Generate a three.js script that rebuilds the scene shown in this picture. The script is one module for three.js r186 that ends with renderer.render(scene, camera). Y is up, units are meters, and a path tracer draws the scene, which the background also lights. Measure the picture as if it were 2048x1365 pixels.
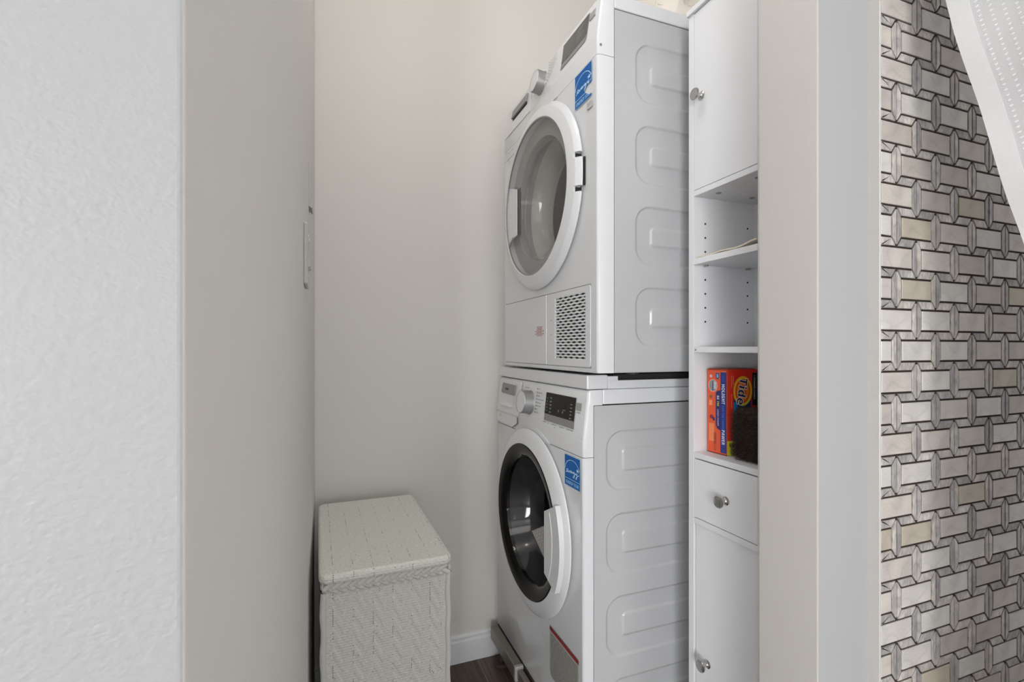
import * as THREE from 'three';
import { RoundedBoxGeometry } from 'three/addons/geometries/RoundedBoxGeometry.js';
import { mergeGeometries, mergeVertices, toCreasedNormals } from 'three/addons/utils/BufferGeometryUtils.js';
import { RectAreaLightUniformsLib } from 'three/addons/lights/RectAreaLightUniformsLib.js';
import { Brush, Evaluator, SUBTRACTION } from 'three-bvh-csg';
import { createNoise2D } from 'simplex-noise';

// ------------------------------------------------------------------ camera, light, exposure
const scene = new THREE.Scene();
const EYE = 1.06, FOCAL = 970, YAW = Math.atan(369 / 970);
const camera = new THREE.PerspectiveCamera(2 * Math.atan(682.5 / FOCAL) * 180 / Math.PI, 2048 / 1365, 0.02, 30);
camera.position.set(0, EYE, 0);
camera.rotation.y = -YAW;
camera.setViewOffset(2048, 1365, 0, -15.1, 2048, 1365);
scene.background = new THREE.Color(0x000000);
const renderer = new THREE.WebGLRenderer({ antialias: true });
renderer.toneMapping = THREE.LinearToneMapping;
renderer.toneMappingExposure = 1.20;
renderer.shadowMap.enabled = true;
RectAreaLightUniformsLib.init();
const CEIL = 2.44;
const DOME = { x: 0.24, z: -0.78, power: 0.40 };                     // globe lamp over the laundry alcove
const PANEL = { x: -0.30, z: 0.80, w: 0.9, d: 0.9, power: 1.0 };     // square ceiling lamp in the bathroom
const WINDOWS = [                                                   // frosted daylight windows opposite the alcove
  { x0: -0.70, x1: 0.90, y0: 0.35, y1: 2.15, z: 3.4, power: 3.2 },
  { x0: -2.80, x1: -1.10, y0: 0.35, y1: 2.15, z: 3.4, power: 18.0 },
  { x0: 2.05, x1: 3.30, y0: 0.35, y1: 2.15, z: -3.1, power: 9.0, side: true },
];

// ------------------------------------------------------------------ helpers
let seed = 7;
const rnd = () => { seed = (seed + 0x6d2b79f5) | 0; let t = Math.imul(seed ^ (seed >>> 15), 1 | seed); t = (t + Math.imul(t ^ (t >>> 7), 61 | t)) ^ t; return ((t ^ (t >>> 14)) >>> 0) / 4294967296; };
const noise2 = createNoise2D(rnd);
const used = {};
const numbered = (n) => { used[n] = (used[n] ?? -1) + 1; return used[n] ? n + '_' + String(used[n]).padStart(3, '0') : n; };
function thing(name, label, category, pos = [0, 0, 0], turn = 0, group) {
  const o = new THREE.Group(); o.name = numbered(name); o.position.set(...pos); o.rotation.y = turn;
  o.userData = { label, category }; if (group) o.userData.group = group;
  scene.add(o); return o;
}
function part(name, geo, mat, parent, label) {
  const m = new THREE.Mesh(geo, mat); m.name = name; m.castShadow = m.receiveShadow = true;
  if (label) m.userData.label = label;
  parent.add(m); return m;
}
function struct(name, geo, mat) {
  const m = part(name, geo, mat, scene); m.userData.kind = 'structure'; return m;
}
// texture coordinates in metres, by the main direction of each triangle
function boxUV(g) {
  if (g.index) g = g.toNonIndexed();
  const p = g.attributes.position, uv = new Float32Array(p.count * 2);
  const a = new THREE.Vector3(), b = new THREE.Vector3(), c = new THREE.Vector3();
  for (let i = 0; i < p.count; i += 3) {
    a.fromBufferAttribute(p, i); b.fromBufferAttribute(p, i + 1).sub(a); c.fromBufferAttribute(p, i + 2).sub(a);
    b.cross(c); const x = Math.abs(b.x), y = Math.abs(b.y), z = Math.abs(b.z);
    for (let k = 0; k < 3; k++) {
      const q = i + k, X = p.getX(q), Y = p.getY(q), Z = p.getZ(q);
      const [u, v] = x >= y && x >= z ? [Z, Y] : y >= z ? [X, Z] : [X, Y];
      uv[q * 2] = u; uv[q * 2 + 1] = v;
    }
  }
  g.setAttribute('uv', new THREE.BufferAttribute(uv, 2));
  return g;
}
// box by its bounds, edges rounded
function box(x0, x1, y0, y1, z0, z1, r = 0.0015, seg = 2) {
  const w = x1 - x0, h = y1 - y0, d = z1 - z0;
  r = Math.min(r, w / 2.01, h / 2.01, d / 2.01);
  const g = new RoundedBoxGeometry(w, h, d, seg, r); g.translate((x0 + x1) / 2, (y0 + y1) / 2, (z0 + z1) / 2);
  return boxUV(g);
}
const merge = (list) => mergeGeometries(list.map((g) => { const h = g.index ? g.toNonIndexed() : g.clone(); for (const k of Object.keys(h.attributes)) if (!['position', 'normal', 'uv'].includes(k)) h.deleteAttribute(k); return h; }));
const creased = (g, a = 0.6) => { const h = g.index ? g.toNonIndexed() : g; h.deleteAttribute('normal'); h.computeVertexNormals(); return toCreasedNormals(h, a); };
// a flat outline given by (along, up) points, pushed outwards by depth; faces -x when front() is applied
function slab(points, depth, bevel = 0.0008, holes = [], seg = 2) {
  const s = points instanceof THREE.Shape ? points : new THREE.Shape(points.map(([x, y]) => new THREE.Vector2(x, y)));
  for (const h of holes) s.holes.push(h);
  return new THREE.ExtrudeGeometry(s, { depth: Math.max(depth - 2 * bevel, 0.0001), bevelEnabled: bevel > 0, bevelSize: bevel, bevelThickness: bevel, bevelOffset: -bevel, bevelSegments: seg, curveSegments: 64, steps: 1 }).translate(0, 0, bevel);
}
const front = (g, x = 0) => g.rotateY(-Math.PI / 2).translate(x, 0, 0);   // outline x -> +z, extrusion -> -x
const roundRect = (x0, x1, y0, y1, r) => {
  const s = new THREE.Shape();
  s.moveTo(x0 + r, y0); s.lineTo(x1 - r, y0); s.absarc(x1 - r, y0 + r, r, -Math.PI / 2, 0); s.lineTo(x1, y1 - r); s.absarc(x1 - r, y1 - r, r, 0, Math.PI / 2);
  s.lineTo(x0 + r, y1); s.absarc(x0 + r, y1 - r, r, Math.PI / 2, Math.PI); s.lineTo(x0, y0 + r); s.absarc(x0 + r, y0 + r, r, Math.PI, 1.5 * Math.PI); return s;
};
function tex(w, h, f, srgb = false, rx = 1, ry = 1) {
  const d = new Uint8Array(w * h * 4);
  for (let y = 0; y < h; y++) for (let x = 0; x < w; x++) {
    const v = f(x, y), i = (y * w + x) * 4;
    if (typeof v === 'number') d[i] = d[i + 1] = d[i + 2] = Math.max(0, Math.min(255, v * 255));
    else for (let c = 0; c < 3; c++) d[i + c] = Math.max(0, Math.min(255, v[c] * 255));
    d[i + 3] = 255;
  }
  const t = new THREE.DataTexture(d, w, h); t.wrapS = t.wrapT = THREE.RepeatWrapping; t.magFilter = THREE.LinearFilter; t.minFilter = THREE.LinearMipmapLinearFilter; t.generateMipmaps = true;
  if (srgb) t.colorSpace = THREE.SRGBColorSpace;
  t.repeat.set(rx, ry); t.needsUpdate = true; return t;
}
function canvasTex(w, h, draw) {
  const c = document.createElement('canvas'); c.width = w; c.height = h; draw(c.getContext('2d'), w, h);
  const t = new THREE.CanvasTexture(c); t.colorSpace = THREE.SRGBColorSpace; return t;
}
// periodic noise: blend of four shifted copies
const tileNoise = (x, y, W, H, fx, fy) => {
  const u = x / W, v = y / H, n = (a, b) => noise2(a * fx, b * fy);
  return n(u, v) * (1 - u) * (1 - v) + n(u - 1, v) * u * (1 - v) + n(u, v - 1) * (1 - u) * v + n(u - 1, v - 1) * u * v;
};
const std = (o) => new THREE.MeshStandardMaterial(o);
const phys = (o) => new THREE.MeshPhysicalMaterial(o);
// printed film: a thin rectangle over the surface, print from a canvas, corners by (along, up)
function decal(name, parent, mat, s0, s1, y0, y1, x, slope = 0, label) {
  const g = new THREE.PlaneGeometry(s1 - s0, y1 - y0); g.rotateY(-Math.PI / 2);
  const m = part(name, g, mat, parent, label); m.position.set(x, (y0 + y1) / 2, (s0 + s1) / 2);
  m.rotation.z = -slope; return m;
}

// ------------------------------------------------------------------ materials
const peel = tex(512, 512, (x, y) => 0.5 + 0.32 * tileNoise(x, y, 512, 512, 26, 34) + 0.22 * tileNoise(x, y, 512, 512, 60, 75));
const peelBump = (size) => { const t = peel.clone(); t.repeat.set(1 / size, 1 / size); t.needsUpdate = true; return t; };
const M = {
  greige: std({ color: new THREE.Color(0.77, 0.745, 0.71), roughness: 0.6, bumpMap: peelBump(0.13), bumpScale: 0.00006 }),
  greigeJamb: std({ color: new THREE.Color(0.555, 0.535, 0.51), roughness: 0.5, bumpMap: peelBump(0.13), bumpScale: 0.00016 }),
  greigeSmooth: std({ color: new THREE.Color(0.82, 0.795, 0.755), roughness: 0.55, bumpMap: peelBump(0.16), bumpScale: 0.00003 }),
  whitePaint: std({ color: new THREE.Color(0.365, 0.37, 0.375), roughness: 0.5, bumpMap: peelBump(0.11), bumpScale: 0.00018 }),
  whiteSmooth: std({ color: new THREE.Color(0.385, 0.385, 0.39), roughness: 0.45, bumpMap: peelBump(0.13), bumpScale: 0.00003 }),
  bathPaint: std({ color: new THREE.Color(0.70, 0.70, 0.70), roughness: 0.6 }),
  ceiling: std({ color: new THREE.Color(0.84, 0.83, 0.81), roughness: 0.9 }),
  trim: std({ color: new THREE.Color(0.84, 0.855, 0.875), roughness: 0.35 }),
  enamel: phys({ color: new THREE.Color(0.765, 0.78, 0.80), roughness: 0.28, clearcoat: 0.5, clearcoatRoughness: 0.08 }),
  steel: phys({ color: new THREE.Color(0.535, 0.545, 0.555), roughness: 0.3, clearcoat: 0.3, clearcoatRoughness: 0.12 }),
  silverGrey: std({ color: new THREE.Color(0.30, 0.30, 0.30), roughness: 0.4, metalness: 0.2 }),
  lightGrey: std({ color: new THREE.Color(0.42, 0.42, 0.42), roughness: 0.4, metalness: 0.1 }),
  black: std({ color: new THREE.Color(0.012, 0.012, 0.012), roughness: 0.5 }),
  gap: std({ color: new THREE.Color(0.03, 0.03, 0.03), roughness: 0.9 }),
  blackGlass: phys({ color: new THREE.Color(0.008, 0.0075, 0.007), roughness: 0.05, specularIntensity: 0.35 }),
  chromePlastic: std({ color: new THREE.Color(0.38, 0.38, 0.38), roughness: 0.42, metalness: 0.7 }),
  nickel: std({ color: new THREE.Color(0.50, 0.49, 0.47), roughness: 0.22, metalness: 1 }),
  smoke: phys({ color: new THREE.Color(0.80, 0.80, 0.79), roughness: 0.03, transmission: 1, thickness: 0 }),
  bowl: phys({ color: new THREE.Color(0.93, 0.93, 0.92), roughness: 0.04, transmission: 1, thickness: 0 }),
  darkBowl: phys({ color: new THREE.Color(0.55, 0.55, 0.56), roughness: 0.05, transmission: 1, thickness: 0 }),
  drum: std({ color: new THREE.Color(0.32, 0.31, 0.30), roughness: 0.4, metalness: 0.7 }),
  gasket: std({ color: new THREE.Color(0.12, 0.12, 0.125), roughness: 0.5 }),
  drumLight: std({ color: new THREE.Color(0.78, 0.765, 0.73), roughness: 0.45, metalness: 0.2 }),
  laminate: std({ color: new THREE.Color(0.77, 0.78, 0.80), roughness: 0.38 }),
  backboard: std({ color: new THREE.Color(0.72, 0.72, 0.72), roughness: 0.5 }),
  bronze: std({ color: new THREE.Color(0.27, 0.24, 0.21), roughness: 0.35, metalness: 0.6 }),
  rubber: std({ color: new THREE.Color(0.05, 0.035, 0.03), roughness: 0.6 }),
  cream: std({ color: new THREE.Color(0.74, 0.68, 0.62), roughness: 0.9 }),
  chrome: std({ color: new THREE.Color(0.75, 0.75, 0.75), roughness: 0.15, metalness: 1 }),
};
M.slotBlack = std({ color: new THREE.Color(0.006, 0.006, 0.006), roughness: 1 });

// ------------------------------------------------------------------ room shell
const XL = -0.036, ZF = -0.154, ZB = -1.60, XJ = 0.65, ZJ = -0.488, ZT = -0.472, XT = 0.7565;
function prism(pts, y0, y1, crease = 0.5) {           // footprint (x, z) pulled up
  const s = new THREE.Shape(pts.map(([x, z]) => new THREE.Vector2(x, -z)));
  const g = new THREE.ExtrudeGeometry(s, { depth: y1 - y0, bevelEnabled: false }); g.rotateX(-Math.PI / 2); g.translate(0, y0, 0);
  return boxUV(creased(g, crease));
}
const arc = (cx, cz, r, a0, a1, n = 5) => Array.from({ length: n + 1 }, (_, i) => { const a = a0 + (a1 - a0) * i / n; return [cx + r * Math.cos(a), cz + r * Math.sin(a)]; });
{
  const r = 0.0025;
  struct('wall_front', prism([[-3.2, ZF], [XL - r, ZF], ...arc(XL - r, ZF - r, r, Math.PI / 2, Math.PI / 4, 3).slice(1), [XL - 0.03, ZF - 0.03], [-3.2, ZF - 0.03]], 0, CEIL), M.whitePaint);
  const e = arc(XL - r, ZF - r, r, Math.PI / 4, 0, 3);
  struct('wall_left', prism([[XL - 0.03, ZF - 0.03], ...e, [XL, ZB - 0.1], [-0.2, ZB - 0.1], [-0.2, ZF - 0.03]], 0, CEIL), M.greige);
  struct('wall_back', prism([[XL, ZB], [1.35, ZB], [1.35, ZB - 0.1], [XL, ZB - 0.1]], 0, CEIL), M.greigeSmooth);
  struct('wall_right', prism([[1.25, ZB], [1.25, ZJ - 0.1], [1.35, ZJ - 0.1], [1.35, ZB]], 0, CEIL), M.greigeSmooth);
  const q = 0.003;
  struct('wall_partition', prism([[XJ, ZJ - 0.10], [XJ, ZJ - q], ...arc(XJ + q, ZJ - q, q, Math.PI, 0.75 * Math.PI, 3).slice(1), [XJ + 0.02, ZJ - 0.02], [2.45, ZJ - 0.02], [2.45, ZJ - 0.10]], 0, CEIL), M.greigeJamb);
  struct('wall_partition_face', prism([...arc(XJ + q, ZJ - q, q, 0.75 * Math.PI, Math.PI / 2, 3), [2.45, ZJ], [2.45, ZJ - 0.02], [XJ + 0.02, ZJ - 0.02]], 0, CEIL), M.whiteSmooth);
  struct('wall_bathroom_back', prism([[-3.2, 3.4], [2.45, 3.4], [2.45, 3.5], [-3.2, 3.5]], 0, CEIL), M.bathPaint);
  struct('wall_bathroom_left', prism([[-3.2, ZF - 0.03], [-3.1, ZF - 0.03], [-3.1, 3.5], [-3.2, 3.5]], 0, CEIL), M.bathPaint);
  struct('wall_bathroom_right', prism([[2.35, ZJ - 0.1], [2.45, ZJ - 0.1], [2.45, 3.5], [2.35, 3.5]], 0, CEIL), M.bathPaint);
  struct('ceiling', prism([[-3.2, ZB - 0.1], [2.45, ZB - 0.1], [2.45, 3.5], [-3.2, 3.5]], CEIL, CEIL + 0.1), M.ceiling);
}
// baseboards: profile swept along the wall
function baseboard(name, x0, x1) {
  const prof = [[0, 0], [0.013, 0], [0.013, 0.066], [0.0125, 0.069], [0.0085, 0.0735], [0.0075, 0.077], [0.0085, 0.080], [0.0080, 0.084], [0.004, 0.089], [0, 0.090]];
  const s = new THREE.Shape(prof.map(([d, y]) => new THREE.Vector2(d, y)));
  const g = new THREE.ExtrudeGeometry(s, { depth: x1 - x0, bevelEnabled: false });
  g.rotateY(-Math.PI / 2);                             // (d, y, e) -> (-e, y, d)
  g.translate(x1, 0, ZB);
  return struct(name, boxUV(creased(g, 0.35)), M.trim);
}
baseboard('baseboard_back', XL + 0.001, 1.24);

// wood-look floor planks
{
  const W = 512, H = 512;
  const grain = (k) => tex(W, H, (x, y) => {
    const n = tileNoise(x, y, W, H, 22, 2.2), f = tileNoise(x + 31 * k, y, W, H, 120, 5), b = tileNoise(x, y + 57 * k, W, H, 4, 1.5);
    const s = 0.5 + 0.28 * n + 0.22 * f + 0.18 * b, l = 0.22 + 0.30 * s;
    return [l * 1.02, l * 0.86, l * 0.75];
  }, true);
  const mats = [0, 1, 2].map((k) => std({ map: grain(k), roughness: 0.45, color: [0xffffff, 0xe8e2de, 0xd8d0ca][k] }));
  const fl = new THREE.Group(); fl.name = 'floor'; fl.userData.kind = 'structure'; scene.add(fl);
  part('grout_bed', box(-3.2, 2.45, -0.1, -0.002, ZB - 0.1, 3.5, 0.001), std({ color: new THREE.Color(0.33, 0.30, 0.27), roughness: 0.9 }), fl);
  const pw = 0.153, geos = [0, 1, 2, 3].map((v) => {
    const g = box(0.0012, pw - 0.0012, -0.008, 0, 0.0012, 0.9 - 0.0012, 0.0012, 1), uv = g.attributes.uv;
    for (let i = 0; i < uv.count; i++) uv.setXY(i, uv.getX(i) / pw * 0.9 + v * 0.23, uv.getY(i) / 0.9 + v * 0.37);
    return g;
  });
  let k = 0;
  for (let i = -24; i < 13; i++) for (let j = 0; j < 7; j++) {
    const x = 0.4785 + i * pw, z = ZB - 0.25 - ((i & 1) ? 0.42 : 0.05) + j * 0.9;
    if (z > 3.38) continue;
    const p = part('plank', geos[k++ % 4], mats[(i * 7 + j * 3 + 240) % 3], fl); p.position.set(x, 0, z);
  }
}

// ------------------------------------------------------------------ lamps
{
  const t = thing('ceiling_lamp', 'round opal glass lamp on the ceiling over the laundry alcove', 'lamp', [DOME.x, CEIL, DOME.z]);
  part('canopy', new THREE.CylinderGeometry(0.07, 0.075, 0.02, 40).translate(0, -0.0105, 0), M.trim, t);
  part('globe', new THREE.SphereGeometry(0.085, 40, 28).scale(1, 0.8, 1).translate(0, -0.082, 0), std({ color: 0xf4f1ea, emissive: new THREE.Color(1, 0.97, 0.92), emissiveIntensity: 1.6, roughness: 0.5 }), t, 'glowing opal globe');
  const l = new THREE.PointLight(new THREE.Color(1, 0.975, 0.945), DOME.power); l.position.y = -0.082; l.shadow.radius = 6; l.castShadow = true; t.add(l);
}
{
  const { x, z, w, d, power } = PANEL, t = thing('ceiling_panel', 'square flat lamp on the bathroom ceiling', 'lamp', [x, CEIL, z]);
  part('housing', box(-w / 2 - 0.012, w / 2 + 0.012, -0.028, -0.001, -d / 2 - 0.012, d / 2 + 0.012, 0.006), M.trim, t);
  part('diffuser', box(-w / 2, w / 2, -0.034, -0.026, -d / 2, d / 2, 0.003), std({ color: 0xf4f1ea, emissive: new THREE.Color(1, 0.97, 0.93), emissiveIntensity: 0.8, roughness: 0.6 }), t);
  const l = new THREE.RectAreaLight(new THREE.Color(1, 0.98, 0.955), power, w, d);
  l.position.set(0, -0.037, 0); l.rotation.x = -Math.PI / 2; t.add(l);
}
WINDOWS.forEach(({ x0, x1, y0, y1, z, power, side }, i) => {
  const wn = new THREE.Group(); wn.name = 'window_' + (i + 1); if (side) { wn.rotation.y = -Math.PI / 2; z = -z; } wn.userData.kind = 'structure'; scene.add(wn);
  const fr = roundRect(x0 - 0.06, x1 + 0.06, y0 - 0.06, y1 + 0.06, 0.002); fr.holes.push(roundRect(x0, x1, y0, y1, 0.002));
  part('window_frame', boxUV(slab(fr, 0.035, 0.002).rotateY(Math.PI).translate(x0 + x1, 0, z)), M.trim, wn);
  part('window_pane', box(x0 - 0.005, x1 + 0.005, y0 - 0.005, y1 + 0.005, z - 0.016, z - 0.004, 0.001, 1), std({ color: 0xeef0f2, emissive: new THREE.Color(0.97, 0.985, 1), emissiveIntensity: 0.8, roughness: 0.4 }), wn, 'frosted daylit pane');
  const l = new THREE.RectAreaLight(new THREE.Color(0.985, 0.99, 1), power, x1 - x0, y1 - y0);
  l.position.set((x0 + x1) / 2, (y0 + y1) / 2, z - 0.019); wn.add(l);            // shines towards -z
});

// ------------------------------------------------------------------ shower wall: marble basketweave
{
  const marble = (k, base, vein) => tex(256, 256, (x, y) => {
    const w = tileNoise(x + 40 * k, y, 256, 256, 3, 3), v = Math.pow(1 - Math.abs(tileNoise(x, y + 31 * k, 256, 256, 2.2, 3.1) + 0.35 * w), 9), f = 0.04 * tileNoise(x, y, 256, 256, 40, 40);
    const g = 1 + 0.06 * w + f - vein * v;
    return base.map((c) => c * g);
  }, true);
  const streak = (k, base) => tex(256, 256, (x, y) => {
    const w = tileNoise(x, y, 256, 256, 3, 3), v = Math.pow(1 - Math.abs(tileNoise(x + 17 * k, y, 256, 256, 9, 3) + 0.3 * w), 4), f = 0.05 * tileNoise(x, y, 256, 256, 50, 50);
    const g = 1 + 0.12 * w + f - 0.16 * v;
    return base.map((c) => c * g);
  }, true);
  const bigT = [0, 1].map((k) => marble(k, [0.805, 0.79, 0.77], 0.06)), barT = [0, 1].map((k) => streak(k, [0.82, 0.805, 0.79]));
  const big = [0xffffff, 0xf3efec, 0xffffff, 0xe6e1dd, 0xf8f4f0, 0xe6dfd0].map((c, i) => std({ map: bigT[i & 1], color: c, roughness: 0.35 }));
  const bar = [0xf4f2f0, 0xe2e2e2, 0xd2d3d4, 0xeae7e3, 0xc6c7c8, 0xf2eeea].map((c, i) => std({ map: barT[i & 1], color: c, roughness: 0.35 }));
  const wall = new THREE.Group(); wall.name = 'wall_shower'; wall.userData.kind = 'structure'; scene.add(wall);
  const x0 = XT + 0.0012, x1 = 1.645, yTop = CEIL;
  part('grout_bed', box(XT, 1.65, 0, CEIL, ZJ + 0.0003, ZT - 0.0022, 0.0003, 1), std({ color: new THREE.Color(0.030, 0.019, 0.014), roughness: 0.95 }), wall);
  const P = 0.094, h = 0.032, t = 0.0145, w = 0.0112, pitch = h + t, gap = 0.0015;
  const clip = (poly) => {
    for (const [n, c] of [[[1, 0], x0], [[-1, 0], -x1], [[0, 1], 0.001], [[0, -1], -yTop + 0.001]]) {
      const out = [];
      poly.forEach((a, i) => {
        const b = poly[(i + 1) % poly.length], da = a[0] * n[0] + a[1] * n[1] - c, db = b[0] * n[0] + b[1] * n[1] - c;
        if (da >= 0) out.push(a);
        if (da * db < 0) out.push([a[0] + (b[0] - a[0]) * da / (da - db), a[1] + (b[1] - a[1]) * da / (da - db)]);
      });
      poly = out; if (poly.length < 3) return null;
    }
    return poly;
  };
  const inset = (poly, d) => {
    const A = poly.reduce((s, a, i) => { const b = poly[(i + 1) % poly.length]; return s + a[0] * b[1] - b[0] * a[1]; }, 0);
    if (A < 0) poly = [...poly].reverse();
    if (Math.abs(A) / 2 < 1.2e-5) return null;
    const L = poly.map((a, i) => { const b = poly[(i + 1) % poly.length], l = Math.hypot(b[0] - a[0], b[1] - a[1]), nx = -(b[1] - a[1]) / l, ny = (b[0] - a[0]) / l; return [nx, ny, nx * a[0] + ny * a[1] + d, l]; }).filter((e) => e[3] > 1e-5);
    const out = L.map((e, i) => { const f = L[(i + L.length - 1) % L.length], D = e[0] * f[1] - e[1] * f[0]; if (Math.abs(D) < 1e-6) return null; return [(e[2] * f[1] - e[1] * f[2]) / D, (e[0] * f[2] - e[2] * f[0]) / D]; });
    return out.includes(null) || out.length < 3 ? null : out;
  };
  const shape = (poly, su, sv, uvo) => {
    const s = new THREE.Shape(poly.map(([x, y]) => new THREE.Vector2(x, y)));
    const g = boxUV(new THREE.ExtrudeGeometry(s, { depth: 0.0046, bevelEnabled: true, bevelSize: 0.0006, bevelThickness: 0.0006, bevelOffset: -0.0006, bevelSegments: 1, steps: 1 }));
    g.translate(0, 0, ZT - 0.0052);
    const uv = g.attributes.uv; for (let i = 0; i < uv.count; i++) uv.setXY(i, uv.getX(i) * su + uvo[0], uv.getY(i) * sv + uvo[1]);
    return g;
  };
  const cache = {}, rest = { big: [], bar: [] };
  const put = (kind, key, poly, ox, oy) => {
    const abs = poly.map(([x, y]) => [x + ox, y + oy]), c = clip(abs);
    if (!c) return;
    const whole = c.length === abs.length && c.every((a, i) => a[0] === abs[i][0] && a[1] === abs[i][1]);
    const q = inset(c, gap); if (!q) return;
    const isBig = kind === 'tile', variant = Math.floor(rnd() * 4), uvo = [variant * 0.27 + 0.1, variant * 0.41];
    const seen = oy > 0.44 && oy < 1.74 && ox < 1.10 && !(oy > 1.05 && ox > 0.90 + (1.75 - oy) * 0.35);
    const su = isBig ? 6 : 11, mats = isBig ? big : bar, pick = isBig ? (rnd() < 0.06 ? 5 : Math.floor(rnd() * 5)) : Math.floor(rnd() * 6);
    if (!seen) { rest[isBig ? 'big' : 'bar'].push(shape(q, su, su, uvo)); return; }
    let m;
    if (whole) {
      const id = key + variant;
      cache[id] ??= shape(inset(poly, gap), su, su, uvo);
      m = part(kind, cache[id], mats[pick], wall); m.position.set(ox, oy, (rnd() - 0.5) * 0.0005);
    } else m = part(kind, shape(q, su, su, uvo), mats[pick], wall);
  };
  for (let j = -24; j < 31; j++) {
    const y = 1.0867 + j * pitch, off = (j & 1) ? P / 2 : 0;
    for (let k = -1; k < 10; k++) {
      const cx = 0.747 + off + k * P;
      put('tile', 'a', [[w, 0], [P - w, 0], [P - w, h], [w, h]], cx, y);
      put('tile_bar', 'b', [[0, -t], [0, h + t], [-w, h], [-w, 0]], cx, y);
      put('tile_bar', 'c', [[0, -t], [w, 0], [w, h], [0, h + t]], cx, y);
      put('tile_strip', 'd', [[w, h], [P / 2, h], [P / 2 - w, h + t], [0, h + t]], cx, y);
      put('tile_strip', 'e', [[P / 2, h], [P - w, h], [P, h + t], [P / 2 + w, h + t]], cx, y);
    }
  }
  for (const [n, list, m] of [['tile_field', rest.big, big[1]], ['bar_field', rest.bar, bar[1]]]) { const f = part(n, mergeGeometries(list), m, wall); f.userData.kind = 'stuff'; }
  // painted edge strip closing the tile build-up
  const edge = struct('trim_1', prism([[XT - 0.0015, ZJ], [XT - 0.0015, ZT - 0.0006], [XT - 0.0008, ZT + 0.0004], [XT + 0.0010, ZT + 0.0004], [XT + 0.0010, ZJ]], 0, CEIL, 0.2), std({ color: new THREE.Color(0.56, 0.545, 0.52), roughness: 0.3, bumpMap: peelBump(0.2), bumpScale: 0.0002 }));
  edge.userData.label = 'narrow tile edge strip';
}

// ------------------------------------------------------------------ laundry machines
const evaluator = new Evaluator(); evaluator.attributes = ['position', 'normal']; evaluator.useGroups = false;
const strip = (g) => { g = g.clone(); for (const k of Object.keys(g.attributes)) if (!['position', 'normal'].includes(k)) g.deleteAttribute(k); return g; };
function subtract(g, ...cuts) {
  let a = new Brush(strip(g)); a.updateMatrixWorld();
  for (const c of cuts) { const b = new Brush(strip(c)); b.updateMatrixWorld(); a = evaluator.evaluate(a, b, SUBTRACTION); a.updateMatrixWorld(); }
  return a.geometry;
}
// rings of a footprint with two rounded front corners, stacked in y; levels: [y, x of the front, x of the back]
function loft(levels, W, r, n = 6) {
  const ring = ([y, xf, xb, z0 = 0, z1 = W]) => {
    const p = [[xb, z1]];
    for (let i = 0; i <= n; i++) { const a = Math.PI / 2 + (Math.PI / 2) * i / n; p.push([xf + r + r * Math.cos(a), z1 - r + r * Math.sin(a)]); }
    for (let i = 0; i <= n; i++) { const a = Math.PI + (Math.PI / 2) * i / n; p.push([xf + r + r * Math.cos(a), z0 + r + r * Math.sin(a)]); }
    p.push([xb, z0]);
    return p.map(([x, z]) => [x, y, z]);
  };
  const R = levels.map(ring), N = R[0].length, v = [], tri = (a, b, c) => v.push(...a, ...b, ...c);
  for (let k = 0; k + 1 < R.length; k++) for (let i = 0; i < N; i++) {
    const j = (i + 1) % N, a = R[k][i], b = R[k][j], c = R[k + 1][j], d = R[k + 1][i];
    tri(a, c, b); tri(a, d, c);
  }
  for (const [rg, up] of [[R[0], false], [R[R.length - 1], true]]) for (let i = 1; i + 1 < N; i++) up ? tri(rg[0], rg[i + 1], rg[i]) : tri(rg[0], rg[i], rg[i + 1]);
  const g = new THREE.BufferGeometry(); g.setAttribute('position', new THREE.Float32BufferAttribute(v, 3)); g.computeVertexNormals();
  // make sure it faces outwards
  const p = g.attributes.position, a = new THREE.Vector3(), b = new THREE.Vector3(), c = new THREE.Vector3(); let vol = 0;
  for (let i = 0; i < p.count; i += 3) { a.fromBufferAttribute(p, i); b.fromBufferAttribute(p, i + 1); c.fromBufferAttribute(p, i + 2); vol += a.dot(b.cross(c)); }
  if (vol < 0) { const q = p.array; for (let i = 0; i < q.length; i += 9) for (let k = 0; k < 3; k++) { const t = q[i + 3 + k]; q[i + 3 + k] = q[i + 6 + k]; q[i + 6 + k] = t; } }
  return creased(g, 0.5);
}
// turned about the door axis: profile [radius, distance in front of the machine], around (s, y)
function turned(profile, s, y, seg = 96) {
  const g = new THREE.LatheGeometry(profile.map(([r, p]) => new THREE.Vector2(r, p)), seg);   // axis y
  g.rotateZ(Math.PI / 2);                              // +y -> -x
  g.translate(0, y, s); return g;
}
const smooth = (a, b, x) => { const t = Math.max(0, Math.min(1, (x - a) / (b - a))); return t * t * (3 - 2 * t); };
const sdRR = (x, y, x0, x1, y0, y1, r) => { const qx = Math.abs(x - (x0 + x1) / 2) - (x1 - x0) / 2 + r, qy = Math.abs(y - (y0 + y1) / 2) - (y1 - y0) / 2 + r; return Math.hypot(Math.max(qx, 0), Math.max(qy, 0)) + Math.min(Math.max(qx, qy), 0) - r; };
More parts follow.
